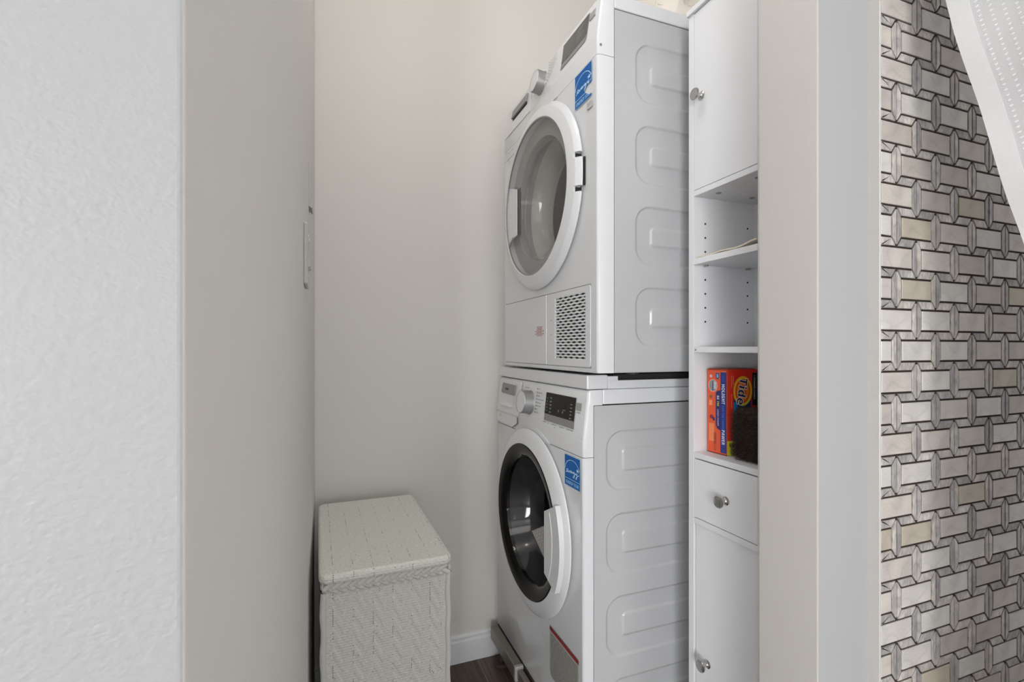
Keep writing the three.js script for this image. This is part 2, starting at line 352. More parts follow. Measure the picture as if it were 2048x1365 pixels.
// pressed steel side: grid displaced by the rib profile
function pressedSide(x0, x1, y0, y1, z, ribs, depth) {
  const nx = 190, ny = Math.round((y1 - y0) / 0.0024), pos = [], idx = [], uv = [];
  for (let j = 0; j <= ny; j++) for (let i = 0; i <= nx; i++) {
    const u = i / nx, x = x0 + (x1 - x0) * (u < 0.4 ? u * 0.9 / 1 : 0.36 + (u - 0.4) * 0.64 / 0.6), y = y0 + (y1 - y0) * j / ny;
    let hgt = 0;
    for (const r of ribs) {
      const o = sdRR(x, y, r.x0, x1 - 0.07, r.y0, r.y1, r.r), n = sdRR(x, y, r.ix, x1 - 0.11, r.cy - r.ih, r.cy + r.ih, r.ir);
      hgt -= depth * (1 - smooth(-0.0028, 0.0005, o)); hgt += depth * (1 - smooth(-0.0024, 0.0006, n));
    }
    pos.push(x, y, z + hgt); uv.push(x, y);
    if (i < nx && j < ny) { const a = j * (nx + 1) + i; idx.push(a, a + 1, a + nx + 2, a, a + nx + 2, a + nx + 1); }
  }
  const g = new THREE.BufferGeometry(); g.setAttribute('position', new THREE.Float32BufferAttribute(pos, 3)); g.setAttribute('uv', new THREE.Float32BufferAttribute(uv, 2)); g.setIndex(idx); g.computeVertexNormals();
  return g;
}
const MW = 0.595, MD = 0.575;
function machineBody(t, o) {
  const { H, fb, band, fs, lidX, lidY, ribs, cy, holeR, low = 0 } = o;
  // steel case: pressed near side, plain far side, back and base
  part('side_panel', pressedSide(fs + 0.0012, MD, low + 0.002, lidY - 0.0012, MW - 0.0005, ribs, 0.0030), M.steel, t);
  part('side_panel', box(fs + 0.001, MD, low + 0.002, lidY - 0.001, 0, 0.002, 0.0005, 1), M.steel, t);
  part('back_panel', box(MD - 0.004, MD, low + 0.002, lidY, 0.002, MW - 0.004, 0.0005, 1), M.steel, t);
  part('base_panel', box(0.045, MD, low, low + 0.006, 0.004, MW - 0.004, 0.0005, 1), M.steel, t);
  // front panel with the door opening
  const cyl = new THREE.CylinderGeometry(holeR, holeR, 0.2, 96); cyl.rotateZ(Math.PI / 2); cyl.translate(0.02, cy, 0.2975);
  const cuts = [cyl]; if (o.recess) { const [s0, s1, y0, y1, d] = o.recess; const b = new THREE.BoxGeometry(d * 2, y1 - y0, s1 - s0); b.translate(0, (y0 + y1) / 2, (s0 + s1) / 2); cuts.push(b.toNonIndexed()); }
  let fp = subtract(loft([[low, 0.002, fs], [low + 0.004, 0, fs], [fb - 0.0012, 0, fs]], MW, 0.008), ...cuts);
  part('front_panel', boxUV(creased(fp, 0.5)), M.enamel, t);
  // control fascia: upright band, then leaning back to the lid
  const f1 = loft([[fb, 0.0008, fs], [fb + 0.0012, 0, fs], [band - 0.0016, 0, fs], [band, 0.0008, fs], [band + 0.0015, 0.0004, fs], [lidY, 0.013 * (lidY - band) / (H - band), fs], ...(lidX > fs ? [] : [[H - 0.007, 0.0125, fs], [H - 0.003, 0.0142, fs], [H, 0.0185, fs]])], MW, 0.008);
  const list = [f1];
  if (lidX > fs) list.push(loft([[lidY, 0.013 * (lidY - band) / (H - band), lidX - 0.0012], [H - 0.006, 0.0125, lidX - 0.0012], [H - 0.002, 0.0145, lidX - 0.0012], [H, 0.0185, lidX - 0.0012]], MW, 0.008));
  part('control_fascia', boxUV(merge(list)), M.enamel, t);
  // lid
  part('lid', box(lidX, MD + 0.005, lidY + 0.001, H + 0.001, -0.001, MW + 0.001, 0.003), M.enamel, t);
  // arch over the door
  const R = o.ringR + 0.012, a0 = Math.asin((fb - 0.001 - cy) / R), s = new THREE.Shape();
  s.absarc(0.2975, cy, R, a0, Math.PI - a0); s.closePath();
  part('door_arch', boxUV(front(slab(s, 0.0028, 0.0010), -0.0)), M.enamel, t);
}
const faceX = (o, y, off = 0) => 0.013 * (y - o.band) / (o.H - o.band) - off;            // x on the leaning fascia
const faceTilt = (o) => Math.atan(0.013 / (o.H - o.band));
// plate on the leaning fascia: outline in (along, up), thickness out
function onFascia(o, g, off = 0) { const b = o.band; g.rotateY(-Math.PI / 2); g.translate(0, -b, 0); g.rotateZ(-faceTilt(o)); g.translate(-off, b, 0); return boxUV(g); }

function energySticker(torn) {
  return canvasTex(256, 384, (c, w, h) => {
    c.clearRect(0, 0, w, h);
    const edge = torn ? [[0, 0], [w, 0], [w, 222], [w - 28, 230], [w - 58, 224], [w - 84, 240], [w - 112, 258], [w - 100, 288], [w - 76, 310], [w - 58, 330], [w - 34, 348], [w - 6, 354], [w, 370], [w - 26, h], [0, h]] : [[0, 0], [w, 0], [w, h], [0, h]];
    c.save(); c.beginPath(); edge.forEach(([x, y], i) => (i ? c.lineTo(x, y) : c.moveTo(x, y))); c.closePath();
    c.fillStyle = '#c3dcec'; c.fill(); c.clip();
    c.fillStyle = '#0463b2'; c.fillRect(5, 5, w - 10, h - 10);
    c.strokeStyle = '#bfe0f5'; c.lineWidth = 7; c.lineCap = c.lineJoin = 'round';
    c.beginPath(); c.moveTo(10, 175); c.bezierCurveTo(18, 40, 190, -8, 244, 150); c.stroke();
    c.lineWidth = 9;
    c.beginPath(); c.moveTo(24, 222);                                   // handwritten word
    c.bezierCurveTo(66, 200, 66, 176, 48, 178); c.bezierCurveTo(28, 186, 36, 226, 66, 210);
    c.bezierCurveTo(78, 190, 80, 188, 80, 212); c.bezierCurveTo(88, 180, 104, 184, 102, 208); c.bezierCurveTo(116, 206, 128, 182, 114, 184); c.bezierCurveTo(100, 190, 110, 214, 130, 202);
    c.bezierCurveTo(142, 180, 146, 186, 146, 204); c.bezierCurveTo(150, 184, 160, 180, 166, 188); c.bezierCurveTo(152, 184, 150, 214, 168, 196); c.bezierCurveTo(170, 240, 160, 262, 146, 250); c.bezierCurveTo(150, 226, 180, 206, 190, 186);
    c.bezierCurveTo(188, 214, 202, 204, 206, 184); c.bezierCurveTo(208, 240, 200, 262, 186, 254); c.bezierCurveTo(190, 230, 214, 212, 236, 196); c.stroke();
    c.fillStyle = '#cfe8f8'; c.beginPath();                             // star
    for (let i = 0; i < 10; i++) { const a = -Math.PI / 2 + i * Math.PI / 5, r = i & 1 ? 11 : 30; c.lineTo(216 + r * Math.cos(a), 150 + r * Math.sin(a)); } c.closePath(); c.fill();
    c.strokeStyle = '#bfe0f5'; c.lineWidth = 6; c.beginPath(); c.moveTo(0, 290); c.lineTo(w, 290); c.stroke();
    c.fillStyle = '#a9d3ef'; c.font = 'bold 46px sans-serif'; c.textAlign = 'center'; c.save(); c.translate(w / 2, 356); c.scale(0.72, 1.15); c.fillText('ENERGY STAR', 0, 0); c.restore();
    c.restore();
  });
}
const print = (t, rough = 0.45) => std({ map: t, transparent: true, roughness: rough, polygonOffset: true, polygonOffsetFactor: -1 });
// programme marks round the dial: small dots with short unreadable strokes
const dialPrint = (dots) => canvasTex(512, 512, (c, w) => {
  c.clearRect(0, 0, w, w); c.lineCap = 'butt';
  for (const [x, y, len, side] of dots) {
    c.fillStyle = '#3c3c3c'; c.beginPath(); c.arc(x, y, 9, 0, 7); c.fill();
    c.strokeStyle = 'rgba(105,105,105,0.75)'; c.lineWidth = 9; c.setLineDash([10, 4, 16, 3, 7, 4]); c.beginPath(); c.moveTo(x + side * 22, y); c.lineTo(x + side * (22 + len), y); c.stroke();
  }
});
const strokes = (w, h, rows, col = 'rgba(120,120,120,0.8)', lw = 8) => canvasTex(w, h, (c) => { c.clearRect(0, 0, w, h); c.strokeStyle = col; c.lineWidth = lw; for (const [x, y, l] of rows) { c.setLineDash([12, 5, 22, 4, 8, 5]); c.beginPath(); c.moveTo(x, y); c.lineTo(x + l, y); c.stroke(); } });
const displayPrint = (k) => canvasTex(512, 256, (c, w, h) => {
  c.fillStyle = '#232323'; c.fillRect(0, 0, w, h);
  c.fillStyle = '#a8a8a8';
  if (k === 'washer') {
    for (let i = 0; i < 5; i++) { c.fillRect(22, 62 + i * 38, 20, 7); c.fillRect(82, 52 + i * 42, 34, 8); c.fillRect(88, 66 + i * 42, 22, 4); c.fillRect(434, 78 + i * 38, 30, 9); }
    c.fillStyle = '#060606'; c.fillRect(352, 84, 12, 62); c.fillStyle = '#8a8a8a'; c.fillRect(318, 160, 44, 8); c.fillStyle = '#bbbbbb'; c.fillRect(244, 176, 8, 26); c.fillRect(316, 178, 8, 26);
  } else for (let i = 0; i < 6; i++) c.fillRect(300, 52 + i * 30, 130 - (i % 3) * 30, 4);
});
const dialGeo = (r, len) => { const g = new THREE.CylinderGeometry(r, r * 1.02, len, 64, 1, true); return g; };
function dial(t, o, s, y, r, len) {
  const k = new THREE.Group(); k.name = 'dial'; k.position.set(faceX(o, y), y, s); k.rotation.z = Math.PI / 2 - faceTilt(o); t.add(k);
  // knob axis = +y of the group, pointing out of the fascia
  const side = new THREE.LatheGeometry([[r * 1.06, 0], [r * 1.06, 0.002], [r, 0.0025], [r, len - 0.002], [r - 0.0015, len]].map(([a, b]) => new THREE.Vector2(a, b)), 72);
  part('dial_rim', side, M.chromePlastic, k, 'brushed silver dial rim');
  const cap = new THREE.LatheGeometry([[0, len - 0.0008], [r * 0.6, len - 0.0006], [r - 0.003, len - 0.001], [r - 0.0014, len + 0.0004], [r - 0.0012, len - 0.002]].map(([a, b]) => new THREE.Vector2(a, b)), 72);
  part('dial_cap', cap, M.enamel, k);
}

// ---- washer
const WO = { low: 0.0225, H: 0.860, fb: 0.707, band: 0.746, fs: 0.0265, lidX: 0.051, lidY: 0.825, cy: 0.4745, holeR: 0.185, ringR: 0.2505,
  ribs: [0.763, 0.570, 0.377, 0.184].map((y1) => ({ x0: 0.061, y0: y1 - 0.140, y1, r: 0.042, ix: 0.105, cy: y1 - 0.068, ih: 0.0265, ir: 0.009 })) };
const washer = thing('washing_machine', 'white washing machine with a black-rimmed round glass door, underneath the dryer', 'washer', [0.540, 0.105, -1.562]);
{
  const t = washer, o = WO, C = 0.2975;
  machineBody(t, o);
  // door
  const ring = creased(turned([[0.2115, 0.004], [0.2440, 0.0040], [0.2505, 0.0045], [0.2525, 0.0062], [0.2520, 0.0095], [0.2500, 0.0115], [0.2395, 0.0166], [0.2378, 0.0175], [0.2355, 0.0181], [0.2300, 0.0196], [0.2150, 0.0243], [0.2115, 0.0249], [0.2105, 0.0240], [0.2102, 0.010], [0.2115, 0.004]], C, o.cy, 144), 0.5);
  const door = new THREE.Group(); door.name = 'door'; t.add(door);
  part('door_ring', boxUV(ring), M.enamel, door, 'white outer door ring');
  part('glass_rim', creased(turned([[0.2105, 0.008], [0.2105, 0.0245], [0.2085, 0.0262], [0.190, 0.0245], [0.176, 0.0185], [0.1705, 0.0125], [0.1700, 0.002], [0.2105, 0.008]], C, o.cy, 128), 0.5), M.blackGlass, door, 'glossy black ring around the door glass');
  part('door_glass', turned([[0.1702, 0.012], [0.168, 0.004], [0.163, -0.010], [0.157, -0.028], [0.150, -0.050], [0.140, -0.072], [0.126, -0.088], [0.105, -0.096], [0.06, -0.100], [0.0005, -0.101]], C, o.cy, 96), M.darkBowl, door, 'deep glass bowl of the door');
  // grip covering the right edge of the glass
  const grip = new THREE.Shape(), Rg = 0.2395, gx = 0.152, a1 = Math.asin(0.1030 / Rg), a0 = -Math.asin(0.1085 / Rg);
  grip.moveTo(C + gx, o.cy - 0.085); grip.lineTo(C + 0.197, o.cy - 0.102); grip.lineTo(C + Rg * Math.cos(a0), o.cy - 0.1085);
  grip.absarc(C, o.cy, Rg, a0, a1); grip.lineTo(C + gx, o.cy + 0.071); grip.closePath();
  part('door_grip', boxUV(front(slab(grip, 0.0135, 0.0012), -0.0175)), M.enamel, door, 'white door grip plate');
  const lip = new THREE.Shape(); lip.absarc(C, o.cy, 0.2000, -0.48, 0.40); lip.absarc(C, o.cy, 0.1985, 0.40, -0.48, true);
  part('grip_ridge', boxUV(front(slab(lip, 0.0012, 0.0003), -0.0308)), M.trim, door);
  // warning paper behind the grip
  const paper = canvasTex(256, 256, (c, w, h) => { c.fillStyle = '#c9c7c2'; c.fillRect(0, 0, w, h); c.fillStyle = '#a03028'; c.fillRect(0, 0, w, 14); c.strokeStyle = '#55524e'; c.lineWidth = 4; for (let y = 30; y < h; y += 10) { c.setLineDash([26, 5, 14, 4, 38, 6]); c.lineDashOffset = y * 3; c.beginPath(); c.moveTo(10, y); c.lineTo(w - 10, y); c.stroke(); } });
  paper.wrapS = paper.wrapT = THREE.RepeatWrapping; paper.repeat.set(8.7, 8.7); paper.rotation = -0.48; paper.offset.set(0.35, 0.30);
  part('paper_tag', boxUV(front(slab([[C + 0.030, 0.450], [C + 0.150, 0.392], [C + 0.165, 0.400], [C + 0.165, 0.512], [C + 0.150, 0.512]], 0.0008, 0.0001), -0.0118)), std({ map: paper, roughness: 0.8 }), door, 'small printed paper notice on the door glass');
  // gasket and drum behind the glass
  part('door_gasket', turned([[0.184, 0.001], [0.181, -0.02], [0.172, -0.045], [0.166, -0.075], [0.170, -0.09], [0.166, -0.115], [0.170, -0.12]], C, o.cy, 96), M.gasket, t, 'dark grey rubber door seal');
  const dr = turned([[0.170, -0.118], [0.215, -0.122], [0.22, -0.14], [0.22, -0.44], [0.20, -0.455], [0.0005, -0.46]], C, o.cy, 96);
  part('drum', dr, std({ color: new THREE.Color(0.10, 0.10, 0.10), roughness: 0.35, metalness: 0.8 }), t, 'dark steel drum');
  // detergent drawer
  const dw = new THREE.Shape([[0.0045, 0.7115], [0.150, 0.7105], [0.190, 0.7275], [0.1915, 0.7445], [0.004, 0.7445]].map(([x, y]) => new THREE.Vector2(x, y)));
  const drawer = new THREE.Group(); drawer.name = 'detergent_drawer'; t.add(drawer);
  part('drawer_skirt', boxUV(front(slab(dw, 0.0022, 0.0006), 0)), M.enamel, drawer);
  part('seam', boxUV(front(slab([[0.1495, 0.7080], [0.1905, 0.7260], [0.1930, 0.7260], [0.1935, 0.7475], [0.1915, 0.7475], [0.1905, 0.7275], [0.1500, 0.7095]], 0.0012, 0.0002), -0.0012)), M.black, drawer);
  part('drawer_front', onFascia(o, slab(roundRect(0.006, 0.1975, 0.7485, 0.8545, 0.004), 0.0016, 0.0006), 0), M.enamel, drawer);
  // grip recess: scooped hollow with a grey bridge over its upper part
  const sc = (() => { const pos = [], idx = [], nx = 24, ny = 20; for (let j = 0; j <= ny; j++) for (let i = 0; i <= nx; i++) { const u = i / nx, v = j / ny, s = 0.026 + 0.126 * u + (v - 0.5) * 0.012, y = 0.770 + 0.046 * v, d = 0.0175 * Math.pow(Math.sin(Math.PI * Math.min(1, Math.max(0, u))), 0.35) * smooth(0, 0.75, v); pos.push(faceX(o, y, 0.0022) + d * 0 - 0.0002 , y, s); pos[pos.length - 3] += 0; idx.length; if (i < nx && j < ny) { const a = j * (nx + 1) + i; idx.push(a, a + nx + 2, a + 1, a, a + nx + 1, a + nx + 2); } pos[pos.length - 3] -= 0.004 * (1 - smooth(0, 0.28, v)) * Math.sin(Math.PI * u) ** 0.4; } const g = new THREE.BufferGeometry(); g.setAttribute('position', new THREE.Float32BufferAttribute(pos, 3)); g.setIndex(idx); g.computeVertexNormals(); return boxUV(creased(g, 1.2)); })();
  part('grip_lip', sc, M.enamel, drawer, 'rounded white lip of the drawer pull');
  part('drawer_grip', onFascia(o, slab([[0.036, 0.8125], [0.050, 0.8085], [0.150, 0.8085], [0.157, 0.8115], [0.160, 0.8390], [0.158, 0.8405], [0.047, 0.8425], [0.044, 0.8415]], 0.0045, 0.0012), 0.0014), M.silverGrey, drawer, 'grey drawer pull');
  decal('brand_print', drawer, print(strokes(128, 48, [[8, 16, 112], [8, 32, 104]], 'rgba(40,40,40,0.95)', 14)), 0.075, 0.108, 0.8195, 0.8300, faceX(o, 0.8245, 0.0066), faceTilt(o));
  decal('drawer_mark', drawer, print(strokes(32, 64, [[6, 14, 20], [6, 28, 20], [6, 42, 20]], 'rgba(90,90,90,0.8)', 9)), 0.040, 0.050, 0.727, 0.743, -0.0026, 0);
  part('fascia_seam', onFascia(o, slab([[0.1985, 0.7485], [0.2000, 0.7485], [0.2060, 0.8540], [0.2045, 0.8540]], 0.0009, 0.0002), 0), M.silverGrey, t);
  dial(t, o, 0.272, 0.7995, 0.0325, 0.030);
  decal('dial_print', t, print(dialPrint([[112, 58, 60, -1], [100, 104, 64, -1], [330, 46, 26, 1], [330, 98, 84, 1], [330, 146, 40, 1], [330, 192, 130, 1], [328, 238, 80, 1], [325, 284, 84, 1], [320, 330, 20, 1], [316, 376, 60, 1], [78, 372, 24, -1]])), 0.220, 0.378, 0.7505, 0.8520, faceX(o, 0.801, 0.0012), faceTilt(o));
  // display
  const dsp = new THREE.Group(); dsp.name = 'display'; t.add(dsp);
  part('display_frame', onFascia(o, slab(roundRect(0.3795, 0.5475, 0.7645, 0.8390, 0.0015), 0.0016, 0.0005), 0), M.silverGrey, dsp, 'grey strip under the display');
  decal('display_screen', dsp, phys({ map: displayPrint('washer'), roughness: 0.35, specularIntensity: 0.35 }), 0.3805, 0.5465, 0.7825, 0.8382, faceX(o, 0.8105, 0.0021), faceTilt(o), 'black display window');
  part('start_button', onFascia(o, slab(roundRect(0.5505, 0.5765, 0.8105, 0.8285, 0.001), 0.0022, 0.0006), 0), M.lightGrey, t, 'ribbed grey start button');
  decal('button_print', t, print(strokes(512, 64, [[10, 14, 54], [100, 16, 18], [160, 14, 80], [290, 16, 76], [400, 14, 100], [210, 44, 14]])), 0.374, 0.552, 0.7490, 0.7635, faceX(o, 0.756, 0.0012), faceTilt(o));
  decal('button_label', t, print(strokes(64, 32, [[6, 14, 50]])), 0.5525, 0.5765, 0.8010, 0.8085, faceX(o, 0.805, 0.0012), faceTilt(o));
  decal('energy_sticker', t, print(energySticker(false), 0.65), 0.507, 0.585, 0.627, 0.701, -0.0012, 0, 'blue energy sticker');
  const warn = canvasTex(512, 512, (c, w, h) => {
    c.clearRect(0, 0, w, h); c.fillStyle = '#b9b7b2'; c.beginPath(); c.moveTo(0, 0); c.lineTo(w, 0); c.lineTo(w, h - 30); c.lineTo(w - 30, h); c.lineTo(40, h); c.lineTo(0, h - 50); c.closePath(); c.fill();
    c.fillStyle = '#8f2a2c'; c.fillRect(0, 0, w, 40); c.strokeStyle = '#474340'; c.lineWidth = 4.5; let q = 3;
    for (let y = 62; y < h - 12; y += 10.5) { c.setLineDash([30 + (q % 5) * 9, 5, 14, 4, 44, 6, 22, 4]); c.lineDashOffset = q * 37; q++; c.beginPath(); c.moveTo(14, y); c.lineTo(w - 14, y); c.stroke(); }
  });
  decal('warning_label', t, print(warn, 0.6), 0.423, 0.577, 0.110, 0.2375, -0.0012, 0, 'warning label with a dark red bar');
}
// ---- stacking kit between the machines
{
  const t = thing('stacking_kit', 'white stacking frame between the washer and the dryer, with a black gap along its side', 'stacking frame', [0.540, 0.9665, -1.562]);
  part('front_bar', box(0.010, 0.0655, 0, 0.0330, 0.0, MW, 0.0035), M.enamel, t);
  part('corner_block', box(0.0655, 0.093, 0.0, 0.0295, MW - 0.03, MW - 0.0015, 0.001), M.enamel, t);
  part('corner_block', box(0.0655, 0.093, 0.0, 0.0295, 0.0015, 0.03, 0.001), M.enamel, t);
  part('side_rail', box(0.0655, 0.575, 0.0, 0.0195, MW - 0.02, MW - 0.001, 0.0015), M.enamel, t);
  part('side_rail', box(0.0655, 0.575, 0.0, 0.0195, 0.001, 0.02, 0.0015), M.enamel, t);
  part('deck', box(0.094, 0.57, 0.0, 0.0325, 0.025, MW - 0.025, 0.001), M.gap, t, 'dark inner deck');
}
// ---- dryer
const DO = { H: 0.8325, fb: 0.694, band: 0.735, fs: 0.0415, lidX: 0.0425, lidY: 0.801, cy: 0.460, holeR: 0.207, ringR: 0.2430, recess: [0.0175, 0.5685, 0.0095, 0.1985, 0.005],
  ribs: [0.7407, 0.5575, 0.3744, 0.1912].map((y1) => ({ x0: 0.099, y0: y1 - 0.132, y1, r: 0.038, ix: 0.139, cy: y1 - 0.068, ih: 0.0215, ir: 0.009 })) };
const dryer = thing('tumble_dryer', 'white tumble dryer with a smoky grey round window, stacked on top of the washer', 'dryer', [0.546, 1.006, -1.510]);
{
  const t = dryer, o = DO, C = 0.2975;
  machineBody(t, o);
  const door = new THREE.Group(); door.name = 'door'; t.add(door);
  let ring = turned([[0.2065, 0.004], [0.2360, 0.0040], [0.2425, 0.0045], [0.2445, 0.0062], [0.2442, 0.0100], [0.2425, 0.0125], [0.2352, 0.0188], [0.2338, 0.0198], [0.2315, 0.0206], [0.2230, 0.0228], [0.2105, 0.0272], [0.2070, 0.0277], [0.2060, 0.0265], [0.2058, 0.015], [0.2065, 0.004]], C, o.cy, 144);
  // notches beside the hinge cover and the pull opening on the far side
  const nb = (s0, s1, y0, y1, x0, x1) => { const b = new THREE.BoxGeometry(x1 - x0, y1 - y0, s1 - s0); b.translate((x0 + x1) / 2, (y0 + y1) / 2, (s0 + s1) / 2); return b.toNonIndexed(); };
  ring = subtract(mergeVertices(strip(ring)).toNonIndexed(), nb(0.5240, 0.56, 0.4895, 0.5025, -0.036, 0.01), nb(0.5240, 0.56, 0.4120, 0.4250, -0.036, 0.01));
  part('door_ring', boxUV(creased(ring, 0.5)), M.enamel, door, 'white outer door ring');
  part('hinge_gap', merge([box(-0.0165, 0, 0.4900, 0.5020, 0.5225, 0.5245, 0.0005, 1), box(-0.0165, 0, 0.4125, 0.4245, 0.5225, 0.5245, 0.0005, 1), box(-0.0035, -0.0002, 0.4250, 0.4895, 0.5380, 0.5440, 0.0005, 1)]), M.black, door, 'dark gaps around the hinge cover');
  // smoky pane with the pull slot cut out of its far edge
  const pane = new THREE.Shape(), Rp = 0.2056, a = Math.PI - 0.437, b = Math.PI + 0.447;
  pane.moveTo(C + Rp * Math.cos(b), o.cy + Rp * Math.sin(b)); pane.absarc(C, o.cy, Rp, b - 2 * Math.PI, a);
  pane.lineTo(C - 0.106, o.cy + 0.066); pane.lineTo(C - 0.106, o.cy - 0.070); pane.lineTo(C - 0.150, o.cy - 0.074); pane.closePath();
  const pg = new THREE.ShapeGeometry(pane, 64); pg.rotateY(-Math.PI / 2); pg.translate(-0.0252, 0, 0);
  part('door_pane', pg, M.smoke, door, 'smoky grey round window');
  part('pane_rim', creased(turned([[0.2060, 0.0266], [0.2036, 0.0264], [0.2034, 0.0225], [0.2060, 0.0225], [0.2060, 0.0266]], C, o.cy, 144), 0.5), M.silverGrey, door, 'thin grey edge of the window');
  const plate = new THREE.Shape(); plate.absarc(C, o.cy, 0.2050, Math.PI - 0.437, Math.PI + 0.447); plate.lineTo(C - 0.1500, o.cy - 0.074); plate.lineTo(C - 0.1245, o.cy - 0.070); plate.lineTo(C - 0.1245, o.cy + 0.066); plate.closePath();
  part('pull_plate', boxUV(front(slab(plate, 0.0030, 0.0008), -0.0195)), M.enamel, door, 'white plate beside the pull slot');
  part('pull_slot', boxUV(front(slab([[C - 0.1300, o.cy - 0.070], [C - 0.1050, o.cy - 0.070], [C - 0.1050, o.cy + 0.066], [C - 0.1300, o.cy + 0.066]], 0.0020, 0.0004), -0.0165)), M.slotBlack, door, 'dark pull slot at the far edge of the window');
  part('pull_lip', boxUV(front(slab([[C - 0.1860, o.cy - 0.090], [C - 0.1480, o.cy - 0.072], [C - 0.1460, o.cy - 0.079], [C - 0.1830, o.cy - 0.098]], 0.004, 0.001), -0.0225)), M.silverGrey, door);
  // inner door: pale moulded back plate with a bulging clear bowl
  part('inner_plate', creased(turned([[0.2056, 0.001], [0.2056, 0.006], [0.165, 0.004], [0.158, -0.010], [0.158, -0.016], [0.2056, -0.006], [0.2056, 0.001]], C, o.cy, 96), 0.5), M.lightGrey, door, 'grey inner door frame');
  part('door_bowl', turned([[0.158, 0.004], [0.154, -0.012], [0.148, -0.034], [0.140, -0.060], [0.130, -0.078], [0.112, -0.090], [0.06, -0.097], [0.0005, -0.099]], C, o.cy, 96), M.bowl, door, 'clear bulging inner bowl');
  part('drum_collar', creased(turned([[0.2065, -0.042], [0.198, -0.046], [0.185, -0.050], [0.180, -0.07], [0.174, -0.085], [0.174, -0.12]], C, o.cy, 96), 0.7), M.drumLight, t, 'pale drum collar');
  part('drum', turned([[0.174, -0.12], [0.235, -0.125], [0.24, -0.14], [0.24, -0.46], [0.22, -0.475], [0.0005, -0.48]], C, o.cy, 96), M.drum, t, 'steel drum');
  // lower flap with vent grille
  const flap = new THREE.Group(); flap.name = 'service_flap'; t.add(flap);
  part('flap_panel', boxUV(front(slab(roundRect(0.0195, 0.3335, 0.0115, 0.1965, 0.002), 0.0062, 0.0009), 0.005)), M.enamel, flap);
  const gs0 = 0.388, gs1 = 0.5435, gy0 = 0.0285, gy1 = 0.1830, hole = new THREE.Path(); hole.moveTo(gs0, gy0); hole.lineTo(gs0, gy1); hole.lineTo(gs1, gy1); hole.lineTo(gs1, gy0); hole.closePath();
  part('vent_panel', boxUV(front(slab(roundRect(0.3345, 0.5665, 0.0115, 0.1965, 0.008), 0.0062, 0.0009, [hole]), 0.005)), M.enamel, flap);
  part('vent_back', box(0.0035, 0.0049, gy0 - 0.001, gy1 + 0.001, gs0 - 0.001, gs1 + 0.001, 0.0003, 1), M.gap, flap, 'dark space behind the grille');
  const rows = 21, dy = (gy1 - gy0) / rows, half = (r, s) => { const ph = 2 * Math.PI * (s - gs0) / 0.0285 + (r & 1 ? Math.PI : 0); return dy * (0.19 + 0.14 * Math.cos(ph)); };
  for (let r = 0; r <= rows; r++) {
    const top = [], bot = [], yb = gy0 + (r - 0.5) * dy, yt = gy0 + (r + 0.5) * dy;
    for (let i = 0; i <= 44; i++) { const s = gs0 + (gs1 - gs0) * i / 44; bot.push([s, r === 0 ? gy0 - 0.0005 : yb + half(r - 1, s)]); top.push([s, r === rows ? gy1 + 0.0005 : yt - half(r, s)]); }
    part('grille_slat', boxUV(front(slab([...bot, ...top.reverse()], 0.0030, 0.0004, [], 1), 0.0022)), M.enamel, flap);
  }
  decal('warning_print', flap, print(strokes(256, 160, [[60, 20, 140], [70, 40, 120], [60, 60, 130], [20, 80, 220], [70, 98, 120], [20, 118, 220], [60, 140, 140]], 'rgba(190,80,72,0.85)', 10)), 0.258, 0.328, 0.086, 0.117, -0.0018);
  decal('lock_print', flap, print(strokes(64, 256, [[10, 20, 44], [10, 236, 44]], 'rgba(60,60,60,0.9)', 8)), 0.362, 0.374, 0.086, 0.130, -0.0018);
  // fascia fittings
  const dsp = new THREE.Group(); dsp.name = 'display'; t.add(dsp);
  part('display_frame', onFascia(o, slab([[0.413, 0.7535], [0.536, 0.7535], [0.5425, 0.7590], [0.5470, 0.8150], [0.4190, 0.8165]], 0.0016, 0.0005), 0), M.silverGrey, dsp, 'grey strip under the display');
  decal('display_screen', dsp, phys({ map: displayPrint('dryer'), roughness: 0.2, clearcoat: 0.6, clearcoatRoughness: 0.08 }), 0.4175, 0.5445, 0.7665, 0.8150, faceX(o, 0.7907, 0.0021), faceTilt(o), 'dark display window');
  part('start_button', onFascia(o, slab(roundRect(0.5500, 0.5745, 0.7925, 0.8080, 0.001), 0.0024, 0.0006), 0), M.lightGrey, t, 'light grey start button');
  dial(t, o, 0.290, 0.7850, 0.0295, 0.025);
  decal('dial_print', t, print(dialPrint([[330, 40, 130, 1], [336, 86, 110, 1], [338, 132, 120, 1], [336, 178, 110, 1], [332, 224, 90, 1], [326, 270, 70, 1], [318, 316, 50, 1], [306, 362, 34, 1], [112, 330, 40, -1], [100, 284, 46, -1], [92, 238, 50, -1]])), 0.232, 0.390, 0.741, 0.826, faceX(o, 0.7835, 0.0012), faceTilt(o));
  const pull = new THREE.Group(); pull.name = 'water_tank_drawer'; t.add(pull);
  part('drawer_front', onFascia(o, slab(roundRect(0.012, 0.218, 0.7400, 0.8260, 0.004), 0.0014, 0.0005), 0), M.enamel, pull);
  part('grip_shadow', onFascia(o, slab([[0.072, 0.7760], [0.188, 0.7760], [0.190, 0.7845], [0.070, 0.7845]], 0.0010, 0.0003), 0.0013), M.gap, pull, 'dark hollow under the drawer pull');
  part('drawer_grip', onFascia(o, slab([[0.068, 0.7830], [0.190, 0.7830], [0.194, 0.8060], [0.074, 0.8060]], 0.0060, 0.0012), 0.0012), M.silverGrey, pull, 'grey drawer pull');
  part('fascia_screw', new THREE.CylinderGeometry(0.0028, 0.0028, 0.001, 16).rotateX(Math.PI / 2).translate(0.008, 0.714, MW + 0.0003), M.silverGrey, t);
  decal('model_print', t, print(strokes(128, 32, [[6, 16, 110]], 'rgba(90,90,90,0.85)', 7)), 0.040, 0.100, 0.6780, 0.6850, -0.0010);
